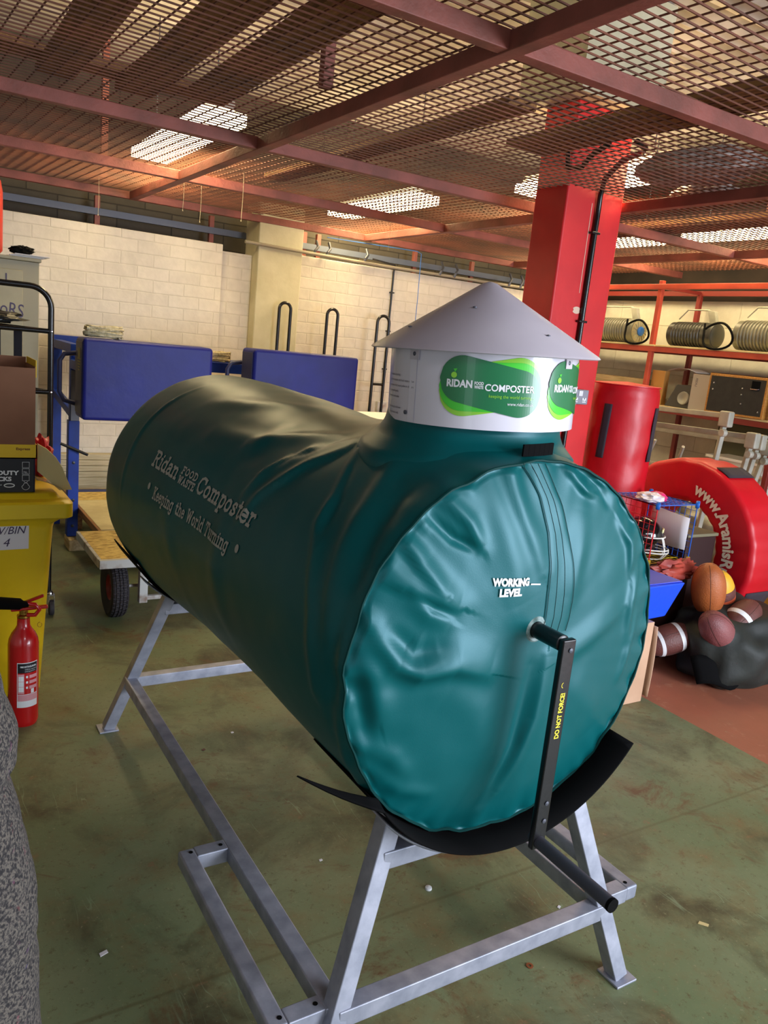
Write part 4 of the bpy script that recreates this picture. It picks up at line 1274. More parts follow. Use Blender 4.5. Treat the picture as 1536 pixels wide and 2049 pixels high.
for k, (xx, ww) in enumerate(((.36, .05), (.455, .014), (.53, .040))):
    tag(MB().box(xx, xx + ww, 4.545, 4.555, 1.2035, 1.478).build('hanging_strap', mat('strap_cloth', (22, 22, 34), .8) if k == 0 else bpy.data.materials['strap_cloth'], bevel=.002),
        ['wide dark strap hanging under the cart top shelf', 'thin dark strap hanging between two wider ones on the cart', 'dark blue strap hanging nearest the right cart post'][k], 'strap', 'straps hanging in the cart')

# locker with things on top
lk = thing('metal_locker', 'grey metal locker with marker writing behind the black cart', 'locker', (.38, 5.45, 0))
MB().box(-.05, .745, 5.22, 5.70, 0, 1.855).build('locker_body', grey_locker_d, lk, bevel=.004)
MB().box(.62 - .66, .655, 5.205, 5.2195, .06, 1.80).build('door', grey_locker, lk, bevel=.003)
MB().box(-.06, .755, 5.20, 5.71, 1.8555, 1.875).build('locker_top', grey_locker_d, lk, bevel=.004)
b = MB()
lettering(b, 'oRS', .11, lambda u, v: (.535 + u, 5.2035, 1.545 + v - u * .12), fit=.125, bold=.0, shear=.1)
b.box(.563, .570, 5.2025, 5.2045, 1.735, 1.775)
b.build('handwriting', marker, lk, smooth=False)
gc = thing('gas_cylinder', 'red gas cylinder standing on the grey locker at the left edge', 'gas cylinder', (.43, 5.42, 1.876))
MB().lathe([(.10, 0), (.125, .012), (.14, .03), (.142, .22), (.142, .36), (.132, .42), (.10, .47), (.05, .49), (.001, .492)], 48, Matrix.Translation((.43, 5.42, 1.876))).build('cylinder_body', mat('dull_red_paint', (196, 44, 30), .45, c2=(176, 36, 26), scale=5), gc)
MB().lathe([(.03, .485), (.034, .49), (.034, .53), (.012, .54), (.001, .54)], 24, Matrix.Translation((.43, 5.42, 1.876))).build('valve', brass, gc)
for k in range(4):
    dx, dy = .012 * k, -.008 * k
    tag(MB().box(.575 + dx, .755 + dx * 1.3, 5.215 + dy, 5.40 + dy, 1.876 + .0045 * k, 1.879 + .0045 * k).build('paper_sheaf', paper if k % 2 else mat('cream_paper', (214, 208, 190), .7), smooth=False),
        ['papers on the locker, bottom of the loose stack', 'papers on the locker, second from the bottom', 'papers on the locker, second from the top', 'papers on the locker, topmost sheet overhanging the edge'][k], 'paper', 'papers on the locker top')
tag(blob((.66, 5.30, 1.918), (.065, .05, .025), 18, 24, .5, 4, 1.893).build('black_glove', black_rubber), 'crumpled black glove on the papers on the locker', 'glove')

# ------------------------------------------------------------------ blue scrummage machine
sm = thing('scrum_machine', 'blue steel scrum machine frame with two navy padded blocks', 'scrum machine', (1.6, 5.5, 0))
def pad(x0, x1, y0, y1, z0, z1, lab):
    p = MB().box(x0, x1, y0, y1, z0, z1).build('pad', blue_vinyl, sm, bevel=.022, seg=4)
    tag(p, lab)
    MB().box(x0 - .003, x0 + .001, y0 + .025, y1 - .02, z0 + .03, z1 - .025).build('side_cover', blue_vinyl_d, p, bevel=.001)
    MB().tube([(x0 + .01, y1 + .02, z1 - .10), (x0 - .06, y1 + .02, z1 - .11), (x0 - .085, y1 + .02, z1 - .15), (x0 - .085, y1 + .02, z0 + .14), (x0 - .06, y1 + .02, z0 + .09), (x0 + .01, y1 + .02, z0 + .07)], .014, 12).build('grab_bar', blue_vinyl_d, p)
    return p
p1 = pad(.925, 1.695, 4.83, 5.05, .985, 1.458, 'navy padded block, left one')
p2 = pad(1.965, 2.735, 4.83, 5.05, .985, 1.478, 'navy padded block, right one')
b = MB()
for k in range(5):
    b.box(.9205, .9215, 4.885 + .006 * k, 4.975 - .006 * k, 1.33 - .016 * k, 1.338 - .016 * k)
b.box(.9205, .9215, 4.90, 4.96, 1.335, 1.395)
b.build('logo_print', mat('faded_yellow_print', (150, 140, 90), .6), p1, smooth=False)
MB().box(.985, 1.055, 5.58, 5.65, .085, .885).build('post', blue_steel, sm, bevel=.004)
MB().box(.993, 1.047, 5.588, 5.642, .885, 1.36).build('post', blue_steel, sm, bevel=.004)
MB().box(.985, 1.055, 6.27, 6.34, 0, 1.36).build('post', blue_steel, sm, bevel=.004)
MB().box(2.30, 2.37, 5.58, 5.65, .2855, 1.36).build('post', blue_steel, sm, bevel=.004)
for zz in (1.02, 1.16, .60, .34, .16):
    MB().lathe([(.011, 0), (.010, .003), (.001, .004)], 12, Matrix.Translation((1.02, 5.579, zz)) @ Matrix.Rotation(rad(90), 4, 'X')).build('bolt_head', black_metal if zz < .9 else chrome, sm)
for a_, c_, w_ in (((.985, 6.305, 1.385), (1.60, 6.305, 1.385), .07), ((1.02, 6.27, 1.0), (1.02, 5.65, .93), .05), ((1.0, 5.615, 1.33), (2.75, 5.615, 1.33), .06), ((.99, 5.40, 1.315), (2.72, 5.40, 1.315), .07),
                   ((1.02, 5.58, 1.26), (1.02, 5.05, 1.26), .06), ((2.33, 5.58, 1.26), (2.33, 5.05, 1.26), .06), ((1.02, 6.34, 1.36), (1.02, 5.58, 1.36), .06)):
    MB().beam(a_, c_, w_, w_).build('cross_beam', blue_steel, sm, bevel=.004)
MB().box(.995, 1.05, 5.57, 5.579, .885, 1.22).build('bracket', steel_grey, sm, bevel=.002)
MB().tube([(.93, 5.55, .735), (1.10, 5.52, .665)], .010, 10).build('locking_pin', black_metal, sm)
tag(MB().box(.985, 1.095, 5.50, 5.68, 0, .08).build('wooden_block', timber, bevel=.006), 'wooden block under the foot of the blue post', 'wooden block')

def rope(c, rx, ry, n_, seed, lab):
    rnd = random.Random(seed); b_ = MB()
    pts = []
    for k in range(n_ * 20):
        a_ = 2 * PI * k / 20; lay = k / 20
        r1 = 1 + .12 * sin(a_ * .37 + seed); 
        pts.append((c[0] + rx * r1 * cos(a_) , c[1] + ry * r1 * sin(a_), c[2] + .015 * (lay % 4) + .005 * sin(a_ * 2 + lay)))
    b_.tube(pts, .007, 8)
    b_.tube([(c[0] - rx, c[1] - ry * .6, c[2] + .045), (c[0], c[1] - ry * .7, c[2] + .04), (c[0] + rx, c[1] - ry * .3, c[2] + .025)], .009, 8)
    return tag(b_.build('coiled_rope', rope_m), lab, 'rope', 'coiled ropes on the scrum machine')
rope((1.06, 4.95, 1.468), .10, .05, 8, 1, 'coiled cream rope behind the left navy pad corner')
rope((1.86, 5.38, 1.362), .13, .06, 12, 2, 'coiled cream rope in the gap between the two navy pads')

# flat trolley with pneumatic wheel
tr = thing('platform_trolley', 'flat OSB topped trolley with white steel edge and a fat treaded wheel', 'trolley', (1.4, 4.35, 0))
MB().box(.89, 2.05, 4.075, 4.66, .335, .362).build('deck', osb, tr, bevel=.002)
MB().box(.875, 2.06, 4.045, 4.0745, .318, .364).build('edge_frame', white_paint, tr, bevel=.003)
MB().box(.872, .8895, 4.0755, 4.66, .318, .364).build('edge_frame', white_paint, tr, bevel=.003)
for xx in (1.105, 1.70):
    MB().box(xx, xx + .045, 4.13, 4.17, .085, .334).build('fork', white_paint, tr, bevel=.003)
MB().tube([(.99, 4.205, .165), (1.90, 4.205, .165)], .009, 10).build('axle', white_paint, tr)
MB().beam((1.12, 4.15, .11), (1.72, 4.15, .11), .022, .022).build('brace', white_paint, tr)
for xx in (.99, 1.83):
    w = MB()
    def tread(i, j):
        prof = [(.070, -.030), (.100, -.040), (.140, -.045), (.154, -.040), (.160, -.032), (.157, -.030), (.157, -.027), (.1635, -.025), (.1645, -.012), (.160, -.010), (.160, -.007), (.1655, -.005), (.1655, .005), (.160, .007), (.160, .010), (.1645, .012), (.1635, .025), (.157, .027), (.157, .030), (.160, .032), (.154, .040), (.140, .045), (.100, .040), (.070, .030)]
        r_, z_ = prof[i]; a_ = 2 * PI * j / 216
        if r_ > .1595 and (j + (i // 4) * 3) % 6 == 0: r_ -= .005
        return (xx + z_, 4.205 + r_ * cos(a_), .1655 + r_ * sin(a_))
    w.grid(tread, 24, 216, closev=True)
    wo = w.build('tyre', tyre_m, tr, angle=20)
    MB().lathe([(.001, -.012), (.02, -.02), (.03, -.012), (.06, -.016), (.072, -.03), (.074, .03), (.06, .016), (.001, .012)], 36, Matrix.Translation((xx, 4.205, .1655)) @ Matrix.Rotation(rad(90), 4, 'Y')).build('hub', mat('dark_red_hub', (120, 22, 22), .4) if xx < 1 else bpy.data.materials['dark_red_hub'], wo)

# low platform with boards by the wall
pf = thing('low_platform', 'low wooden platform with plywood and OSB panels along the back wall', 'platform', (2.1, 5.5, 0))
for nm, y0, y1, z0, z1, m_ in (('front_rail', 4.90, 4.955, .235, .285, blue_vinyl_d), ('board', 4.97, 5.82, .262, .285, plywood), ('board', 5.83, 6.10, .262, .285, osb), ('rear_rail', 6.10, 6.14, .27, .30, blue_vinyl_d), ('board', 6.14, 6.22, .262, .285, osb)):
    MB().box(1.078, 2.9, y0, y1, z0, z1).build(nm, m_, pf, bevel=.002)
MB().box(1.058, 1.077, 4.90, 6.22, .24, .285).build('side_board', brown_wood, pf, bevel=.002)
for xx in (1.125, 2.0, 2.8):
    for yy in (4.96, 6.1):
        MB().box(xx, xx + .06, yy, yy + .06, 0, .2615).build('leg', brown_wood, pf, bevel=.002)
for k in range(5):
    z0 = .30 + .046 * k
    tag(MB().box(1.05 + .01 * (k % 2), 2.62, 6.36, 6.455 - .004 * k, z0 if k else 0.0, z0 + .044).build('timber_plank', timber_x, bevel=.003),
        ['timber plank on edge at the foot of the wall, bottom of the stack', 'timber plank by the wall, second from the bottom', 'timber plank by the wall, middle of the stack', 'timber plank by the wall, second from the top', 'timber plank by the wall, top of the stack'][k], 'plank', 'planks stacked along the back wall')

# tube hoops standing at the wall
HL = ['black tube hoop against the concrete pier, leftmost of three', 'black tube hoop before the brick wall, middle of three', 'tall black tube hoop with a cross bar, next to the hood']
for k, (xh, zt_) in enumerate(((2.81, 1.79), (3.26, 1.785), (3.78, 1.77))):
    r_ = .052 if k < 2 else .062
    h = thing('tube_hoop', HL[k], 'tube hoop', (xh, 6.30, 0), 'black tube hoops at the back wall')
    pts = [(xh - r_, 6.30, .02)] + arcpts((xh, 6.30, zt_), r_, 180, 0, 12) + [(xh + r_, 6.30, .02)]
    MB().tube(pts, .0135, 12).build('hoop', black_tube, h)
    MB().box(xh - .12, xh + .12, 6.25, 6.35, 0, .02).build('base_plate', black_metal, h, bevel=.002)
    if k == 2: MB().tube([(xh - r_, 6.30, 1.22), (xh + r_, 6.30, 1.22)], .012, 10).build('cross_bar', black_tube, h)
# white-topped cabinet behind the pads
wc = thing('white_cabinet', 'low white cabinet behind the right navy pad', 'cabinet', (3.35, 5.5, 0))
MB().box(2.95, 3.75, 5.25, 5.75, 0, 1.0).build('cabinet_body', white_paint, wc, bevel=.004)
MB().box(2.94, 3.76, 5.24, 5.76, 1.001, 1.02).build('worktop', paper, wc, bevel=.003)
MB().box(2.97, 3.34, 5.234, 5.2495, .05, .98).build('door', white_paint, wc, bevel=.003)
MB().box(3.36, 3.73, 5.234, 5.2495, .05, .98).build('door', white_paint, wc, bevel=.003)

# pipes, conduit and brackets along the wall top
tag(MB().tube([(2.45, 6.37, 2.285), (3.0, 6.37, 2.275), (3.8, 6.45, 2.275), (6.2, 6.45, 2.285)], .014, 10).build('wall_pipe', mat('dusty_pipe', (150, 140, 120), .6)), 'thin dusty pipe running along the top of the back wall', 'pipe')
wpc = thing('wall_conduit', 'thin black conduit down the white brick wall beside the third hoop', 'conduit', (3.95, 6.485, 1.0))
MB().tube([(3.95, 6.485, 1.05), (3.95, 6.485, 2.24), (3.95, 6.47, 2.30), (3.75, 6.55, 2.33)], .009, 10).build('tube', black_tube, wpc)
MB().box(3.90, 4.0, 6.46, 6.499, .95, 1.05).build('junction_box', white_paint, wpc, bevel=.004)
for zz in (1.35, 1.70, 2.05):
    MB().box(3.93, 3.97, 6.47, 6.499, zz, zz + .012).build('clip', black_metal, wpc, smooth=False)
tag(MB().tube([(4.14, 6.33, 1.55), (4.14, 6.33, 2.0), (4.13, 6.33, 2.42), (4.10, 6.36, 2.44), (3.2, 6.40, 2.43)], .0035, 6).build('blue_string', mat('blue_string', (50, 110, 190), .6)), 'thin blue string hanging in front of the brick wall', 'string')
b0 = None
for k, (xx, lab) in enumerate(((3.12, 'grey hook on the pipe, nearest the concrete pier'), (3.24, 'grey hook on the pipe, second from the concrete pier'), (3.62, 'grey hook left of the black wall conduit'), (4.45, 'grey bent bracket above the wall, left of the first pair'), (4.62, 'grey bent bracket above the wall, right of the first pair'), (5.3, 'grey bent bracket above the wall, left of the second pair'), (5.45, 'grey bent bracket above the wall close to the red column'))):
    tag(MB().tube([(xx - .02, 6.44, 2.275), (xx - .01, 6.43, 2.31), (xx + .03, 6.46, 2.345), (xx + .03, 6.5, 2.40)], .012, 8).build('pipe_bracket', steel_grey), lab, 'bracket', 'brackets along the wall top')

# ------------------------------------------------------------------ red tackle bag and tackle ring
TX, TY = 3.765, 3.36
tb = thing('tackle_bag', 'tall red padded tackle bag with two dark grip strips beside the red column', 'tackle bag', (TX, TY, 0))
def tbp(i, j):
    z = 1.50 * i / 60; a_ = 2 * PI * j / 64
    r_ = .198 + .004 * sin(z * 34 + 2 * sin(a_ * 2)) * (.4 + .6 * fnoise(a_, z * 3)) + .004 * fnoise(cos(a_) * 3, sin(a_) * 3, z * 9)
    e = min(i, 60 - i)
    if e < 2: r_ -= .012 * (2 - e) / 2
    return (TX + r_ * cos(a_), TY + r_ * sin(a_), z)
b = MB().grid(tbp, 61, 64, closev=True)
for k0, z_ in ((0, 0), (60, 1.50)):
    c_ = len(b.v); b.v.append((TX, TY, z_ + (.015 if z_ else 0)))
    for j in range(64):
        b.f.append((k0 * 64 + j, k0 * 64 + (j + 1) % 64, c_)); b.mi.append(0)
b.build('bag_body', red_vinyl, tb, angle=50)
for a0 in (195, 290):
    b = MB()
    b.grid(lambda i, j: (TX + .2045 * cos(rad(a0 - 7 + 14 * j / 4 + 3 * (i / 8 - .5))), TY + .2045 * sin(rad(a0 - 7 + 14 * j / 4 + 3 * (i / 8 - .5))), 1.06 + .32 * i / 8), 9, 5)
    b.build('grip_strip', velcro, tb, solid=.004)
b = MB().tube([(TX + .196 * cos(2 * PI * k / 60), TY + .196 * sin(2 * PI * k / 60), 1.496) for k in range(60)], .004, 6, closed=True).build('piping', red_vinyl, tb)

RX0, RX1, RY, RZ, RO, RI = 4.15, 4.45, 3.125, .548, .545, .280
rg = thing('tackle_ring', 'large red padded ring with white lettering standing on the red floor', 'tackle ring', (4.30, RY, 0))
prof = []
rc = .035
for (x_, r_, a0) in ((RX0 + rc, RI + rc, 180), (RX0 + rc, RO - rc, 90), (RX1 - rc, RO - rc, 0), (RX1 - rc, RI + rc, -90)):
    order = {180: (270, 180), 90: (180, 90), 0: (90, 0), -90: (0, -90)}[a0]
    for k in range(5):
        a_ = rad(order[0] + (order[1] - order[0]) * k / 4)
        prof.append((x_ + rc * cos(a_), r_ + rc * sin(a_)))
def ringp(i, j):
    x_, r_ = prof[i]; a_ = 2 * PI * j / 160
    mid = (RX0 + RX1) / 2
    w_ = .006 * fnoise(cos(a_) * 6, sin(a_) * 6, r_ * 8) + .004 * (sin(a_ * 23) if r_ < .36 else .3 * sin(a_ * 31))
    return (mid + (x_ - mid) * (1 + w_ * 3), RY - (r_ + w_) * cos(a_), RZ + (r_ + w_ - (0.004 if r_ > .5 else 0)) * sin(a_))
MB().grid(ringp, len(prof), 160, closeu=True, closev=True).build('ring_body', red_vinyl, rg, angle=60)
for a0 in (60, -28):
    MB().grid(lambda i, j: ((RX0 + .03) + .24 * i / 4, RY - (RO + .006) * cos(rad(a0 + 11 * j / 4)), RZ + (RO + .004) * sin(rad(a0 + 11 * j / 4))), 5, 5).build('grip_strip', velcro, rg, solid=.004)
b = MB()
TXT = 'www.AramisRugby'
vs, fs = text_mesh(TXT, .115, bold=.004)
wtxt = max(v[0] for v in vs)
def rtext(u, v):
    a_ = rad(77) - u * (rad(112) / wtxt)
    r_ = .352 + v * .92
    return (RX0 - .006, RY - r_ * cos(a_), RZ + r_ * sin(a_))
lettering(b, TXT, .115, rtext, bold=.004, subdiv=.03)
b.build('lettering', mat('cream_print', (232, 222, 200), .6), rg, smooth=False)

# ------------------------------------------------------------------ heap in front of the ring
tag(MB().box(2.62, 3.10, 2.36, 2.72, 0, .415).build('cardboard_box', card_pale, bevel=.003), 'pale cardboard box on the floor under the bright blue foam block', 'box')
tag(sheet((3.102, 2.34, .395), (3.115, 2.34, .03), (3.102, 2.55, .395), (3.115, 2.5, .03), (.01, 0, 0)).build('cardboard_flap', card_pale, solid=.004), 'loose pale cardboard sheet leaning against the pale box', 'cardboard')
fbk = thing('foam_block', 'bright blue foam block resting on the pale cardboard box', 'foam block', (2.98, 2.55, .416))
b = MB().prism([(2.70, 2.36, .418), (3.22, 2.40, .418), (3.275, 2.36, .60), (2.70, 2.33, .605)], (.0, .42, .0))
b.build('block', blue_foam, fbk, bevel=.006, smooth=False)
MB().box(2.71, 3.262, 2.37, 2.75, .6035, .607).build('top_cover', blue_foam_top, fbk, smooth=False)

cr = tag(MB().box(3.44, 3.82, 2.74, 3.13, 0, .545).build('storage_crate', maroon, bevel=.006), 'dark maroon crate under the wire cube', 'crate')
c2 = thing('lidded_crate', 'dark maroon lidded crate seen through the hole of the red ring', 'crate', (3.98, 2.97, 0))
MB().box(3.86, 4.12, 2.82, 3.12, 0, .68).build('crate_body', maroon, c2, bevel=.006)
MB().box(3.85, 4.125, 2.81, 3.13, .681, .70).build('lid', mat('olive_lid', (120, 116, 90), .5), c2, bevel=.004)
tag(blob((3.60, 2.68, .545), (.17, .05, .06), 20, 26, .5, 4, .49, 7.0).build('red_bib_bundle', mat('brick_red_cloth', (176, 70, 54), .5, c2=(140, 48, 40), scale=12)), 'shiny brick red bundled bib under the front of the wire cube', 'bib')

cu = thing('wire_cube', 'wire grid storage cube of blue, red and yellow panels with round corner connectors', 'storage cube', (3.64, 2.92, .552))
cx0, cx1, cy0, cy1, cz0, cz1 = 3.48, 3.81, 2.76, 3.09, .566, .89
def gridpanel(o, u, v, nu, nv, m_, nm, rim=.0032, wr=.0018):
    o = Vector(o); u = Vector(u); v = Vector(v); b_ = MB()
    for k in range(nu + 1):
        b_.tube([o + u * k / nu, o + u * k / nu + v], rim if k in (0, nu) else wr, 6)
    for k in range(nv + 1):
        b_.tube([o + v * k / nv, o + v * k / nv + u], rim if k in (0, nv) else wr, 6)
    return b_.build(nm, m_, cu)
dz = cz1 - cz0; dd = .33
tag(gridpanel((cx0, cy0, cz1), (dd, 0, 0), (0, dd, 0), 9, 9, blue_wire, 'grid_panel'), 'blue top panel')
tag(gridpanel((cx1, cy0, cz0), (0, dd, 0), (0, 0, dz), 9, 9, blue_wire, 'grid_panel'), 'blue right panel')
tag(gridpanel((cx0, cy0, cz0), (0, dd, 0), (0, 0, dz), 9, 9, red_wire, 'grid_panel'), 'red left panel')
tag(gridpanel((cx0, cy0, cz0), (dd, 0, 0), (0, dd, 0), 9, 5, yellow_wire, 'grid_panel'), 'yellow bottom panel')
for x_ in (cx0, cx1):
    for y_ in (cy0, cy1):
        for z_, m_ in ((cz0, yellow_wire), (cz1, blue_plastic)):
            a_ = rad(35)
            MB().lathe([(.001, -.011), (.019, -.011), (.022, -.006), (.022, .006), (.019, .011), (.001, .011)], 20, Matrix.Translation((x_, y_, z_)) @ Matrix.Rotation(rad(90), 4, 'X') @ Matrix.Rotation(rad(35), 4, 'Y')).build('corner_connector', m_, cu)
tag(MB().grid(lambda i, j: (3.800 - .003 * sin(i), 2.785 + .265 * i / 5, .620 + .185 * j + .03 * (i / 5) * (j - .4)), 6, 2).build('paper_notice', paper, solid=.001), 'white paper notice fixed inside the wire cube right panel', 'notice')

# helmet
hm = thing('football_helmet', 'black American football helmet with white face guard inside the wire cube', 'helmet', (3.62, 2.90, .57))
HC = Vector((3.60, 2.94, .675)); HA = rad(-52)   # facing direction
hf = Vector((cos(HA), sin(HA), 0)); hl = Vector((-sin(HA), cos(HA), 0)); hu = Vector((0, 0, 1))
def hpnt(f_, l_, u_): return HC + hf * f_ + hl * l_ + hu * u_
b = MB()
def hshell(i, j):
    th = PI * .72 * i / 26; ph = 2 * PI * j / 48
    d = (sin(th) * cos(ph), sin(th) * sin(ph), cos(th))
    f_, l_, u_ = d[0] * .125, d[1] * .102, d[2] * .108
    if d[0] > 0 and u_ < .015: f_ *= max(.45, 1 - (.015 - u_) * 6)
    return hpnt(f_, l_, u_)
b.grid(hshell, 27, 48, closev=True).build('shell', helmet_m, hm, solid=.005, angle=60)
for s_ in (-1, 1):
    MB().lathe([(.001, 0), (.018, .0), (.02, .003), (.001, .006)], 16, Matrix.Translation(hpnt(.0, s_ * .103, -.01)) @ (hl * s_).to_track_quat('Z', 'Y').to_matrix().to_4x4()).build('side_button', white_gloss, hm)
b = MB().grid(lambda i, j: hpnt(.118 - .002 * abs(i - 3), -.03 + .06 * i / 6, .028 + .03 * j), 7, 2)
b.build('front_badge', mat('cream_badge', (226, 220, 160), .4), hm, solid=.006)
b = MB()
def arcf(u_, wid, reach, n_=14):
    return [hpnt(reach * cos(rad(-90 + 180 * k / n_)) * 1.0 + .02, wid * sin(rad(-90 + 180 * k / n_)), u_) for k in range(n_ + 1)]
for u_, rch in ((.012, .112), (-.058, .140), (-.074, .142), (-.108, .118)):
    b.tube(arcf(u_, .098, rch), .0042, 8)
for l_ in (-.05, 0, .05):
    k_ = math.sqrt(max(0, 1 - (l_ / .098) ** 2))
    pts = ([hpnt(.112 * k_ + .02, l_, .012)] if l_ else []) + [hpnt(.140 * k_ + .02, l_, -.058), hpnt(.142 * k_ + .02, l_, -.074), hpnt(.118 * k_ + .02, l_, -.108)]
    b.tube(pts, .0038, 8)
for s_ in (-1, 1): b.tube([hpnt(.02, s_ * .098, .012), hpnt(.025, s_ * .098, -.058), hpnt(.02, s_ * .095, -.108)], .0040, 8)
b.build('face_guard', white_gloss, hm)
blob((HC.x + hf.x * .02, HC.y + hf.y * .02, HC.z - .05), (.07, .065, .05), 14, 18, .1, 3).build('padding', mat('helmet_padding', (40, 22, 24), .6), hm)
tag(blob((3.53, 2.86, .915), (.075, .075, .028), 22, 28, .5, 3, .8945, 4.0).build('plastic_packet', mat('clear_white_packet', (236, 226, 232), .2), subd=1), 'crumpled clear and pink plastic packet on top of the wire cube', 'packet')
pk = bpy.data.objects['plastic_packet']
MB().add([(3.555, 2.80, .950), (3.60, 2.80, .943), (3.60, 2.815, .944), (3.555, 2.815, .951)], [(0, 1, 2, 3)])
tag(blob((3.60, 2.87, .917), (.03, .06, .027), 16, 20, .3, 3, .8945, 6.0).build('pink_packet', pink), 'small bright pink packet beside the clear packet on the wire cube', 'packet')

# sack with rugby and American footballs
sk = tag(None or blob((3.90, 2.46, .17), (.33, .25, .235), 44, 56, .25, 2.0, .004, 5.0, pw=.8).build('ball_sack', bag_m, origin=(3.90, 2.46, 0)), 'black nylon sack slumped on the red floor full of balls', 'sack')
MB().grid(lambda i, j: (3.52 + .36 * i / 12, 2.36 - .10 * sin(PI * i / 12) + .07 * j / 5, .012 + .13 * (j / 5) + .015 * (1 + sin(i * .9))), 13, 6).build('open_flap', black_rubber, sk, solid=.006)
def ball(c, L_, R_, axis, m_, lab, stripes=(), name='rugby_ball'):
    ax = Vector(axis).normalized(); q_ = ax.to_track_quat('Z', 'Y').to_matrix().to_4x4(); M_ = Matrix.Translation(c) @ q_
    t_ = thing(name, lab, 'ball', tuple(Vector(c) - Vector((0, 0, R_))), 'balls in and around the black sack')
    pf_ = [(max(.0005, R_ * sin(PI * k / 24) ** .82), -L_ / 2 * cos(PI * k / 24)) for k in range(25)]
    MB().lathe(pf_, 36, M_).build('ball_body', m_, t_)
    for u0, u1, sm_ in stripes:
        pr_ = []
        for k in range(5):
            z_ = (u0 + (u1 - u0) * k / 4) * L_ / 2
            pr_.append((R_ * max(.02, math.sqrt(max(0, 1 - (z_ / (L_ / 2)) ** 2))) ** .82 + .0012, z_))
        MB().lathe(pr_, 36, M_).build('painted_band', sm_, t_)
    b_ = MB()
    for s_ in range(4):
        a_ = PI / 4 + s_ * PI / 2
        b_.tube([M_ @ Vector(((R_ * sin(PI * k / 24) ** .82) * cos(a_), (R_ * sin(PI * k / 24) ** .82) * sin(a_), -L_ / 2 * cos(PI * k / 24))) for k in range(1, 24)], .0012, 4)
    b_.build('seam', mat('ball_seam', (60, 34, 26), .7) if 'ball_seam' not in bpy.data.materials else bpy.data.materials['ball_seam'], t_)
    return t_
ball((3.715, 2.53, .475), .30, .090, (-.25, 0, 1), leather_tan, 'tan leather football standing upright at the top of the sack')
b = MB()
lettering(b, 'WILSON' if False else 'W', .03, lambda u, v: (3.70 + u, 2.408, .40 + v))
ball((3.86, 2.56, .43), .29, .085, (-.45, -.1, 1), mat('yellow_ball', (226, 170, 40), .5), 'maroon, orange and yellow banded ball behind the tan football', ((-.55, -.30, leather_dark), (-.30, .0, mat('orange_band', (196, 84, 50), .5)), (.0, .35, leather_dark)))
ball((3.655, 2.385, .29), .29, .085, (.75, -.1, -.75), leather_rose, 'reddish brown leather football below the tan one')
ball((3.86, 2.40, .340), .28, .083, (.9, .1, .45), leather_dark, 'dark brown football with a white band at the sack mouth', ((-.35, -.15, print_white),))
ball((3.53, 2.58, .19), .28, .083, (.8, -.3, .3), leather_dark, 'dark football with two white bands near the blue foam block', ((-.55, -.42, print_white), (.25, .42, print_white)))
ball((3.38, 2.68, .085), .28, .083, (1, .5, .0), mat('blue_ball', (24, 70, 190), .4), 'blue and white ball lying on the floor behind the pale box', ((-.3, .1, print_white),))

bxr = thing('large_carton', 'yellowish brown carton with faint printing at the right edge of the floor', 'carton', (5.03, 2.9, 0))
MB().box(4.84, 5.30, 2.76, 3.20, 0, .42).build('carton_body', mat('ochre_cardboard', (176, 136, 40), .8, c2=(158, 120, 36), scale=4), bxr, bevel=.003)
b = MB()
for k, w_ in enumerate(('FRAGILE', 'THIS', 'WAY UP')):
    lettering(b, w_, .05, lambda u, v: (4.92 + u, 2.7585, .28 - .075 * k + v), fit=.2 if k != 1 else .12)
    b2 = b
b.build('printing', mat('dark_ochre_print', (110, 80, 20), .7), bxr, smooth=False)
tag(MB().tube([(4.83, 2.752, .02), (4.88, 2.752, .20), (4.96, 2.753, .37), (5.04, 2.78, .432), (5.2, 3.0, .432)], .010, 8).build('red_cable', red_gloss), 'red cable draped over the ochre carton at the right edge', 'cable')

# ------------------------------------------------------------------ racking along the right wall
rk = thing('storage_rack', 'orange-red steel storage rack along the right hand white block wall', 'rack', (5.95, 4.4, 0))
for yy, m_ in ((6.1, orange_steel), (4.88, orange_steel), (3.58, dark_red_steel), (2.3, orange_steel)):
    MB().box(5.68, 5.72, yy - .02, yy + .02, 0, 2.36).build('upright', m_, rk, bevel=.003)
    MB().box(6.18, 6.22, yy - .04, yy, 0, 2.30).build('upright', dark_red_steel, rk, bevel=.003)
for zz in (2.285, 1.755, 1.245, .62):
    MB().box(5.675, 5.705, 2.3, 6.12, zz, zz + .045).build('front_beam', orange_steel if zz > 1.3 else dark_red_steel, rk, bevel=.003)
    MB().box(6.19, 6.22, 2.3, 6.12, zz, zz + .045).build('rear_beam', dark_red_steel, rk, bevel=.003)
    for yy in (6.1, 4.88, 3.58, 2.3):
        MB().beam((5.70, yy, zz + .02), (6.20, yy - .02, zz + .02), .025, .03).build('cross_bar', dark_red_steel, rk, bevel=.002)
for zz, m_ in ((1.801, plywood), (1.291, timber), (.666, timber)):
    for k in range(3):
        MB().box(5.67, 6.20, 2.32 + 1.26 * k, 3.56 + 1.26 * k, zz, zz + .015).build('shelf_board', m_, rk, bevel=.002)

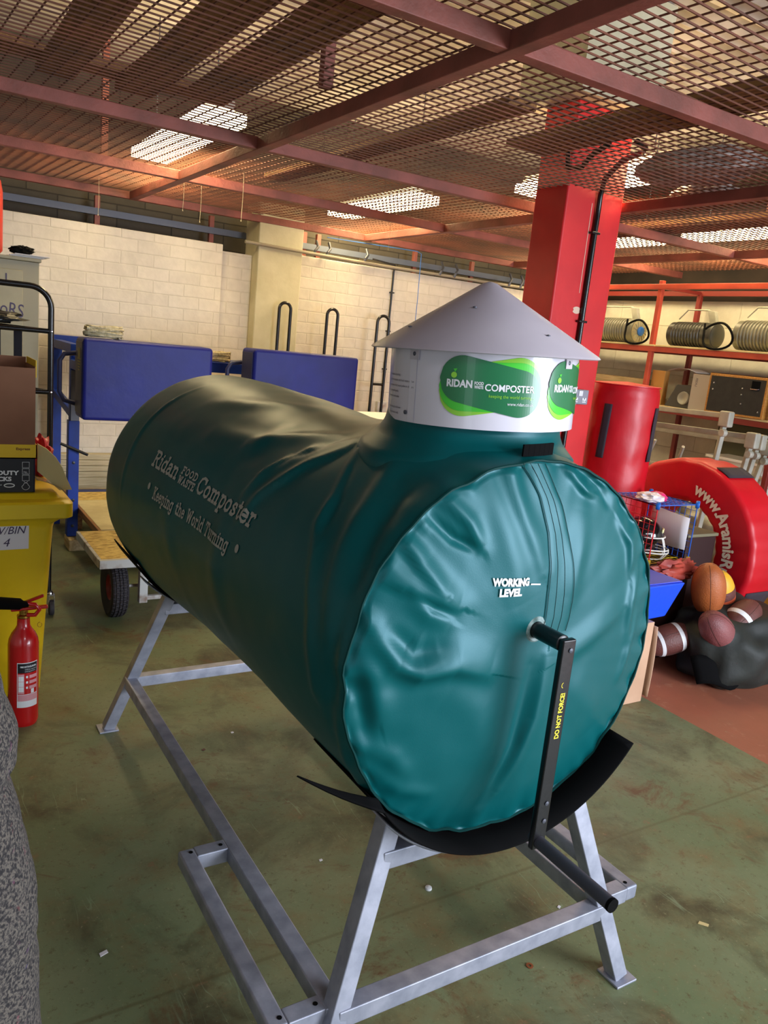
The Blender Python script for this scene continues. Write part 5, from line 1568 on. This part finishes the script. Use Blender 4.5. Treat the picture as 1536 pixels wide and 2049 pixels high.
def ribbed(y0, y1, zc_, m_, lab, hub=None, flip=1):
    t_ = thing('ribbed_heater', lab, 'drum heater', (5.86, (y0 + y1) / 2, 1.817), 'ribbed drum units on the upper rack shelf')
    R_ = zc_ - 1.817
    pf_ = [(.001, 0), (R_ * .92, 0), (R_ * .97, .02), (R_ * .97, .10)]
    z_ = .11; L_ = y1 - y0
    while z_ < L_ - .03:
        pf_ += [(R_ * .90, z_), (R_ * .99, z_ + .006), (R_ * .99, z_ + .016), (R_ * .90, z_ + .022)]; z_ += .030
    pf_ += [(R_ * .95, L_), (.001, L_)]
    M_ = Matrix.Translation((5.86, y0, zc_)) @ Matrix.Rotation(rad(-90), 4, 'X')
    MB().lathe(pf_, 48, M_).build('drum', m_, t_, angle=25)
    MB().lathe([(.001, -.015), (R_ * .6, -.015), (R_ * .85, -.004), (R_ * .85, -.001), (.001, -.001)], 32, M_).build('end_cap', cream_m if m_ is duct_m else duct_d, t_)
    if hub:
        b_ = MB()
        for k in range(16):
            a_ = 2 * PI * k / 16
            b_.beam(M_ @ Vector((.03 * cos(a_), .03 * sin(a_), -.018)), M_ @ Vector((R_ * .8 * cos(a_ + .3), R_ * .8 * sin(a_ + .3), -.018)), .008, .003)
        b_.build('fan_grille', grey_frame, t_, smooth=False)
        MB().lathe([(.001, -.045), (.03, -.042), (.042, -.03), (.042, -.02), (.001, -.02)], 24, M_).build('hub', blue_plastic, t_)
    ya, yb2 = y0 + .02, y1 - .03
    MB().tube([(5.86, ya, zc_ + R_ * .6), (5.86, ya + .02, zc_ + R_ + .05), (5.86, ya + .10, zc_ + R_ + .10), (5.86, yb2 - .08, zc_ + R_ + .10), (5.86, yb2, zc_ + R_ + .02)], .007, 8).build('handle', grey_frame, t_)
    MB().prism([(5.84, ya - .03, zc_ + R_ * .3), (5.84, ya + .05, zc_ + R_ * .7), (5.84, ya + .10, zc_ + R_ + .10), (5.84, ya + .03, zc_ + R_ + .09)], (.04, 0, 0)).build('bracket', grey_frame, t_, bevel=.003)
    hr = .105
    hc = (5.66, y0 - .15, 1.915)
    MB().tube([(hc[0] + .02 * sin(k * .5), hc[1] + hr * cos(2 * PI * k / 30 + .5) * 1.35, hc[2] + hr * sin(2 * PI * k / 30 + .5)) for k in range(28)] + [(5.76, y0 + .06, zc_ + R_ - .02)], .0095, 8).build('hose_loop', black_rubber, t_)
    return t_
ribbed(5.20, 5.85, 1.932, duct_m, 'grey ribbed drum heater with blue fan hub, beside the red column', True)
ribbed(4.36, 4.80, 1.925, duct_d, 'dark ribbed drum heater, middle of the three on the rack')
ribbed(3.40, 4.14, 1.940, duct_m, 'pale grey ribbed drum heater at the right edge of the rack')

sp = thing('loudspeaker', 'wooden cased loudspeaker with black front on the rack middle shelf', 'loudspeaker', (5.75, 3.93, 1.307))
RS = Matrix.Translation((5.68, 3.94, 1.307)) @ Matrix.Rotation(rad(4), 4, 'Z')
b = MB().box(-.03, .30, -.25, .25, 0, .315, M=RS)
b.build('cabinet', mat('oak_veneer', (186, 134, 62), .5, c2=(160, 110, 46), scale=10, stretch=(1, 8, 8)), sp, bevel=.003)
MB().box(-.033, -.0305, -.232, .232, .018, .297, M=RS).build('front_panel', mat('black_vinyl_front', (26, 26, 26), .6, c2=(36, 36, 34), scale=20), sp, smooth=False)
for yy, zz in ((.20, .24), (.20, .19), (-.05, .22), (-.05, .17), (-.06, .10), (-.21, .05)):
    MB().lathe([(.001, 0), (.008, 0), (.006, .006), (.001, .007)], 12, RS @ Matrix.Translation((-.0335, yy, zz)) @ Matrix.Rotation(rad(-90), 4, 'Y')).build('screw', chrome, sp)
b = MB().box(-.036, -.0335, -.19, -.12, .215, .285, M=RS); b.build('handle_recess', black_rubber, sp, bevel=.001)
MB().tube([RS @ Vector((-.038, -.185, .225)), RS @ Vector((-.055, -.18, .222)), RS @ Vector((-.055, -.13, .222)), RS @ Vector((-.038, -.125, .225))], .005, 8).build('carry_handle', chrome, sp)
pb = thing('grey_product_box', 'small pale grey printed box behind the loudspeaker', 'box', (5.78, 4.30, 1.307))
MB().box(5.70, 5.88, 4.20, 4.40, 1.307, 1.60).build('box_body', mat('grey_box_card', (176, 172, 168), .6), pb, bevel=.003)
b = MB()
lettering(b, 'LASER', .03, lambda u, v: (5.6985, 4.385 - v - .02, 1.50 + u), fit=.07)
b.build('lettering', marker, pb, smooth=False)
lm = thing('projector_lamp', 'dark slanted stage lamp with round lens beside the grey box', 'stage lamp', (5.76, 4.50, 1.307))
MB().prism([(5.72, 4.40, 1.307), (5.72, 4.66, 1.307), (5.72, 4.56, 1.50), (5.72, 4.40, 1.50)], (.14, 0, 0)).build('housing', mat('dark_grey_housing', (66, 66, 64), .5), lm, bevel=.004)
MB().lathe([(.001, -.004), (.03, -.006), (.038, -.012), (.052, -.014), (.056, -.002), (.056, .004)], 28, Matrix.Translation((5.715, 4.47, 1.39)) @ Matrix.Rotation(rad(90), 4, 'Y')).build('lens_ring', grey_frame, lm)
tag(MB().box(5.74, 5.80, 4.72, 4.86, 1.307, 1.60).build('wooden_offcut', mat('orange_pine', (190, 142, 72), .6), bevel=.003), 'upright pine offcut at the rack post left of the stage lamp', 'offcut')
tag(sheet((5.76, 4.72, 1.605), (5.76, 4.42, 1.608), (5.95, 4.72, 1.61), (5.95, 4.42, 1.612), (0, 0, .03)).build('curled_paper', paper, solid=.001), 'curled white paper lying on the grey printed box', 'paper')
for k, (x0, z0, h_, y0, y1, m_) in enumerate(((5.74, 1.307, .045, 4.95, 6.25, timber_x), (5.76, 1.353, .045, 4.92, 6.2, timber), (5.78, 1.399, .05, 4.96, 6.28, timber_x), (5.80, 1.450, .06, 5.0, 6.25, timber))):
    tag(MB().box(x0, x0 + .16, y0, y1, z0, z0 + h_).build('timber_length', m_, bevel=.003), ['long timber on the rack middle shelf, bottom of the pile', 'long timber on the rack middle shelf, second from the bottom', 'long timber on the rack middle shelf, second from the top', 'long timber on the rack middle shelf, top of the pile'][k], 'timber', 'timbers on the rack middle shelf')
tag(MB().box(6.06, 6.16, 2.9, 4.5, 1.307, 1.63).build('brown_board', brown_wood, bevel=.002), 'brown board standing behind the loudspeaker', 'board')

# folded grey plastic frames between ring and rack
def frame(x, ya, yb2, zt_, lean, lab):
    t_ = thing('folding_frame', lab, 'folding frame', (x, (ya + yb2) / 2, 0), 'grey folding frames behind the red ring')
    MB().beam((x, ya, zt_ + .015), (x, yb2, zt_ - .02), .035, .035).build('top_rail', grey_frame, t_, bevel=.005)
    for yy in (ya + .03, yb2 - .03):
        MB().beam((x, yy, zt_), (x + .05, yy + lean, 0), .032, .032).build('leg', grey_frame, t_, bevel=.005)
    MB().beam((x + .015, ya + .03 + lean * .3, zt_ * .7), (x + .015, yb2 - .03 + lean * .3, zt_ * .7), .022, .022).build('cross_rail', grey_frame, t_, bevel=.004)
    for yy in (ya + .02,):
        MB().box(x - .03, x + .03, yy - .035, yy + .045, zt_ - .06, zt_ + .045).build('corner_joint', grey_frame, t_, bevel=.01)
        MB().lathe([(.001, -.034), (.022, -.034), (.026, -.028), (.026, .0), (.001, .0)], 20, Matrix.Translation((x, yy + .0, zt_ - .10)) @ Matrix.Rotation(rad(90), 4, 'Y')).build('swivel', grey_frame, t_)
    return t_
frame(4.72, 3.30, 4.35, 1.335, .12, 'grey folding frame with the highest rail, in front of the loudspeaker')
frame(4.84, 3.16, 4.40, 1.215, .16, 'grey folding frame with the long lower slanting rail')
frame(4.98, 3.20, 4.45, 1.20, .20, 'grey folding frame behind the two front ones')
frame(5.12, 3.22, 4.50, 1.16, .24, 'rearmost grey folding frame near the white trays')
for k, (p, q_, r_, lab) in enumerate((((4.75, 4.02, .95), (5.0, 4.5, .60), .014, 'thin cream pole slanting down behind the tackle bag'), ((4.7, 4.2, .80), (5.1, 3.7, .98), .014, 'cream pole crossing the others under the frames'), ((4.85, 3.72, 1.08), (5.05, 3.95, .70), .012, 'short clear pole hanging under the slanting rail'),
                              ((4.7, 4.35, .90), (4.95, 3.85, .62), .016, 'thick cream pole in the tangle above the ring'), ((4.8, 4.1, .66), (5.1, 3.55, .80), .013, 'cream pole lowest in the tangle above the ring'), ((4.76, 3.9, 1.10), (4.9, 4.2, .55), .011, 'thin pole leaning in the middle of the tangle'), ((5.05, 4.3, 1.15), (5.2, 4.45, .1), .013, 'grey pole standing at the left of the tangle'))):
    tag(MB().tube([p, q_], r_, 10).build('plastic_pole', grey_frame), lab, 'pole', 'poles tangled behind the red ring')
tag(blob((5.40, 3.85, .30), (.18, .45, .30), 24, 30, .3, 3, .002, 3.0).build('clear_plastic_sack', mat('grey_sack', (150, 146, 128), .35, c2=(96, 94, 80), scale=8)), 'dusty plastic sack of parts under the tangled poles', 'sack')
for k in range(3):
    t_ = thing('white_tray', ['white plastic tray under the rack, bottom of the stack', 'white plastic tray under the rack, middle of the stack', 'white plastic tray under the rack, top of the stack'][k], 'tray', (5.86, 3.78, .684 + .095 * k), 'white trays stacked under the rack shelf')
    loft([rrect(5.74, 6.0, 3.64, 4.12, .03, .684 + .095 * k), rrect(5.72, 6.02, 3.62, 4.14, .03, .755 + .095 * k), rrect(5.70, 6.04, 3.60, 4.16, .03, .757 + .095 * k), rrect(5.70, 6.04, 3.60, 4.16, .03, .777 + .095 * k)]).build('tray_body', mat('white_tray_plastic', (214, 212, 200), .4) if k == 0 else bpy.data.materials['white_tray_plastic'], t_, angle=30)
olive = mat('olive_board', (70, 68, 40), .7)
tag(MB().box(6.02, 6.05, 2.5, 4.3, .684, 1.22).build('olive_board', olive, smooth=False), 'dark olive board standing behind the white trays', 'board')

# ------------------------------------------------------------------ litter on the floor
def scrap(x, y, w_, h_, a_, m_, lab, name='paper_scrap'):
    ca, sa = cos(rad(a_)), sin(rad(a_))
    P_ = [(-w_, -h_), (w_ * .8, -h_ * 1.1), (w_, h_ * .7), (-w_ * .7, h_)]
    o_ = MB().prism([(x + p[0] * ca - p[1] * sa, y + p[0] * sa + p[1] * ca, .0006) for p in P_], (0, 0, .0015)).build(name, m_, smooth=False)
    return tag(o_, lab, 'litter', 'litter on the floor')
scrap(.42, 1.79, .012, .006, 20, paper, 'white paper scrap on the floor at the lower left')
scrap(2.02, 1.18, .016, .007, -50, paper_buff, 'curled pale paper scrap on the floor at the right')
scrap(1.66, 1.42, .007, .004, 30, paper, 'tiny white scrap behind the front cross rail')
scrap(1.10, 1.90, .006, .004, 10, paper, 'tiny white scrap on the floor between the rails')
scrap(1.13, 2.76, .006, .005, 10, paper, 'tiny pale scrap on the floor under the far end of the drum')
scrap(.98, 2.67, .008, .005, 40, leather_dark, 'small brown leaf on the floor under the drum', 'dry_leaf')
tag(MB().lathe([(.004, .0), (.010, 0), (.010, .002), (.004, .002)], 20, Matrix.Translation((1.42, 1.28, .0005)), closed=True).build('washer', mat('copper_washer', (150, 90, 60), .4, .6)), 'small copper coloured washer on the floor before the front cross rail', 'washer')
tag(MB().lathe([(.001, 0), (.011, 0), (.010, .006), (.004, .008), (.001, .0085)], 14, Matrix.Translation((1.34, 1.65, .0003))).build('plastic_cap', print_white), 'small white plastic cap on the floor between the front legs', 'cap')  # small plastic cap with a domed top
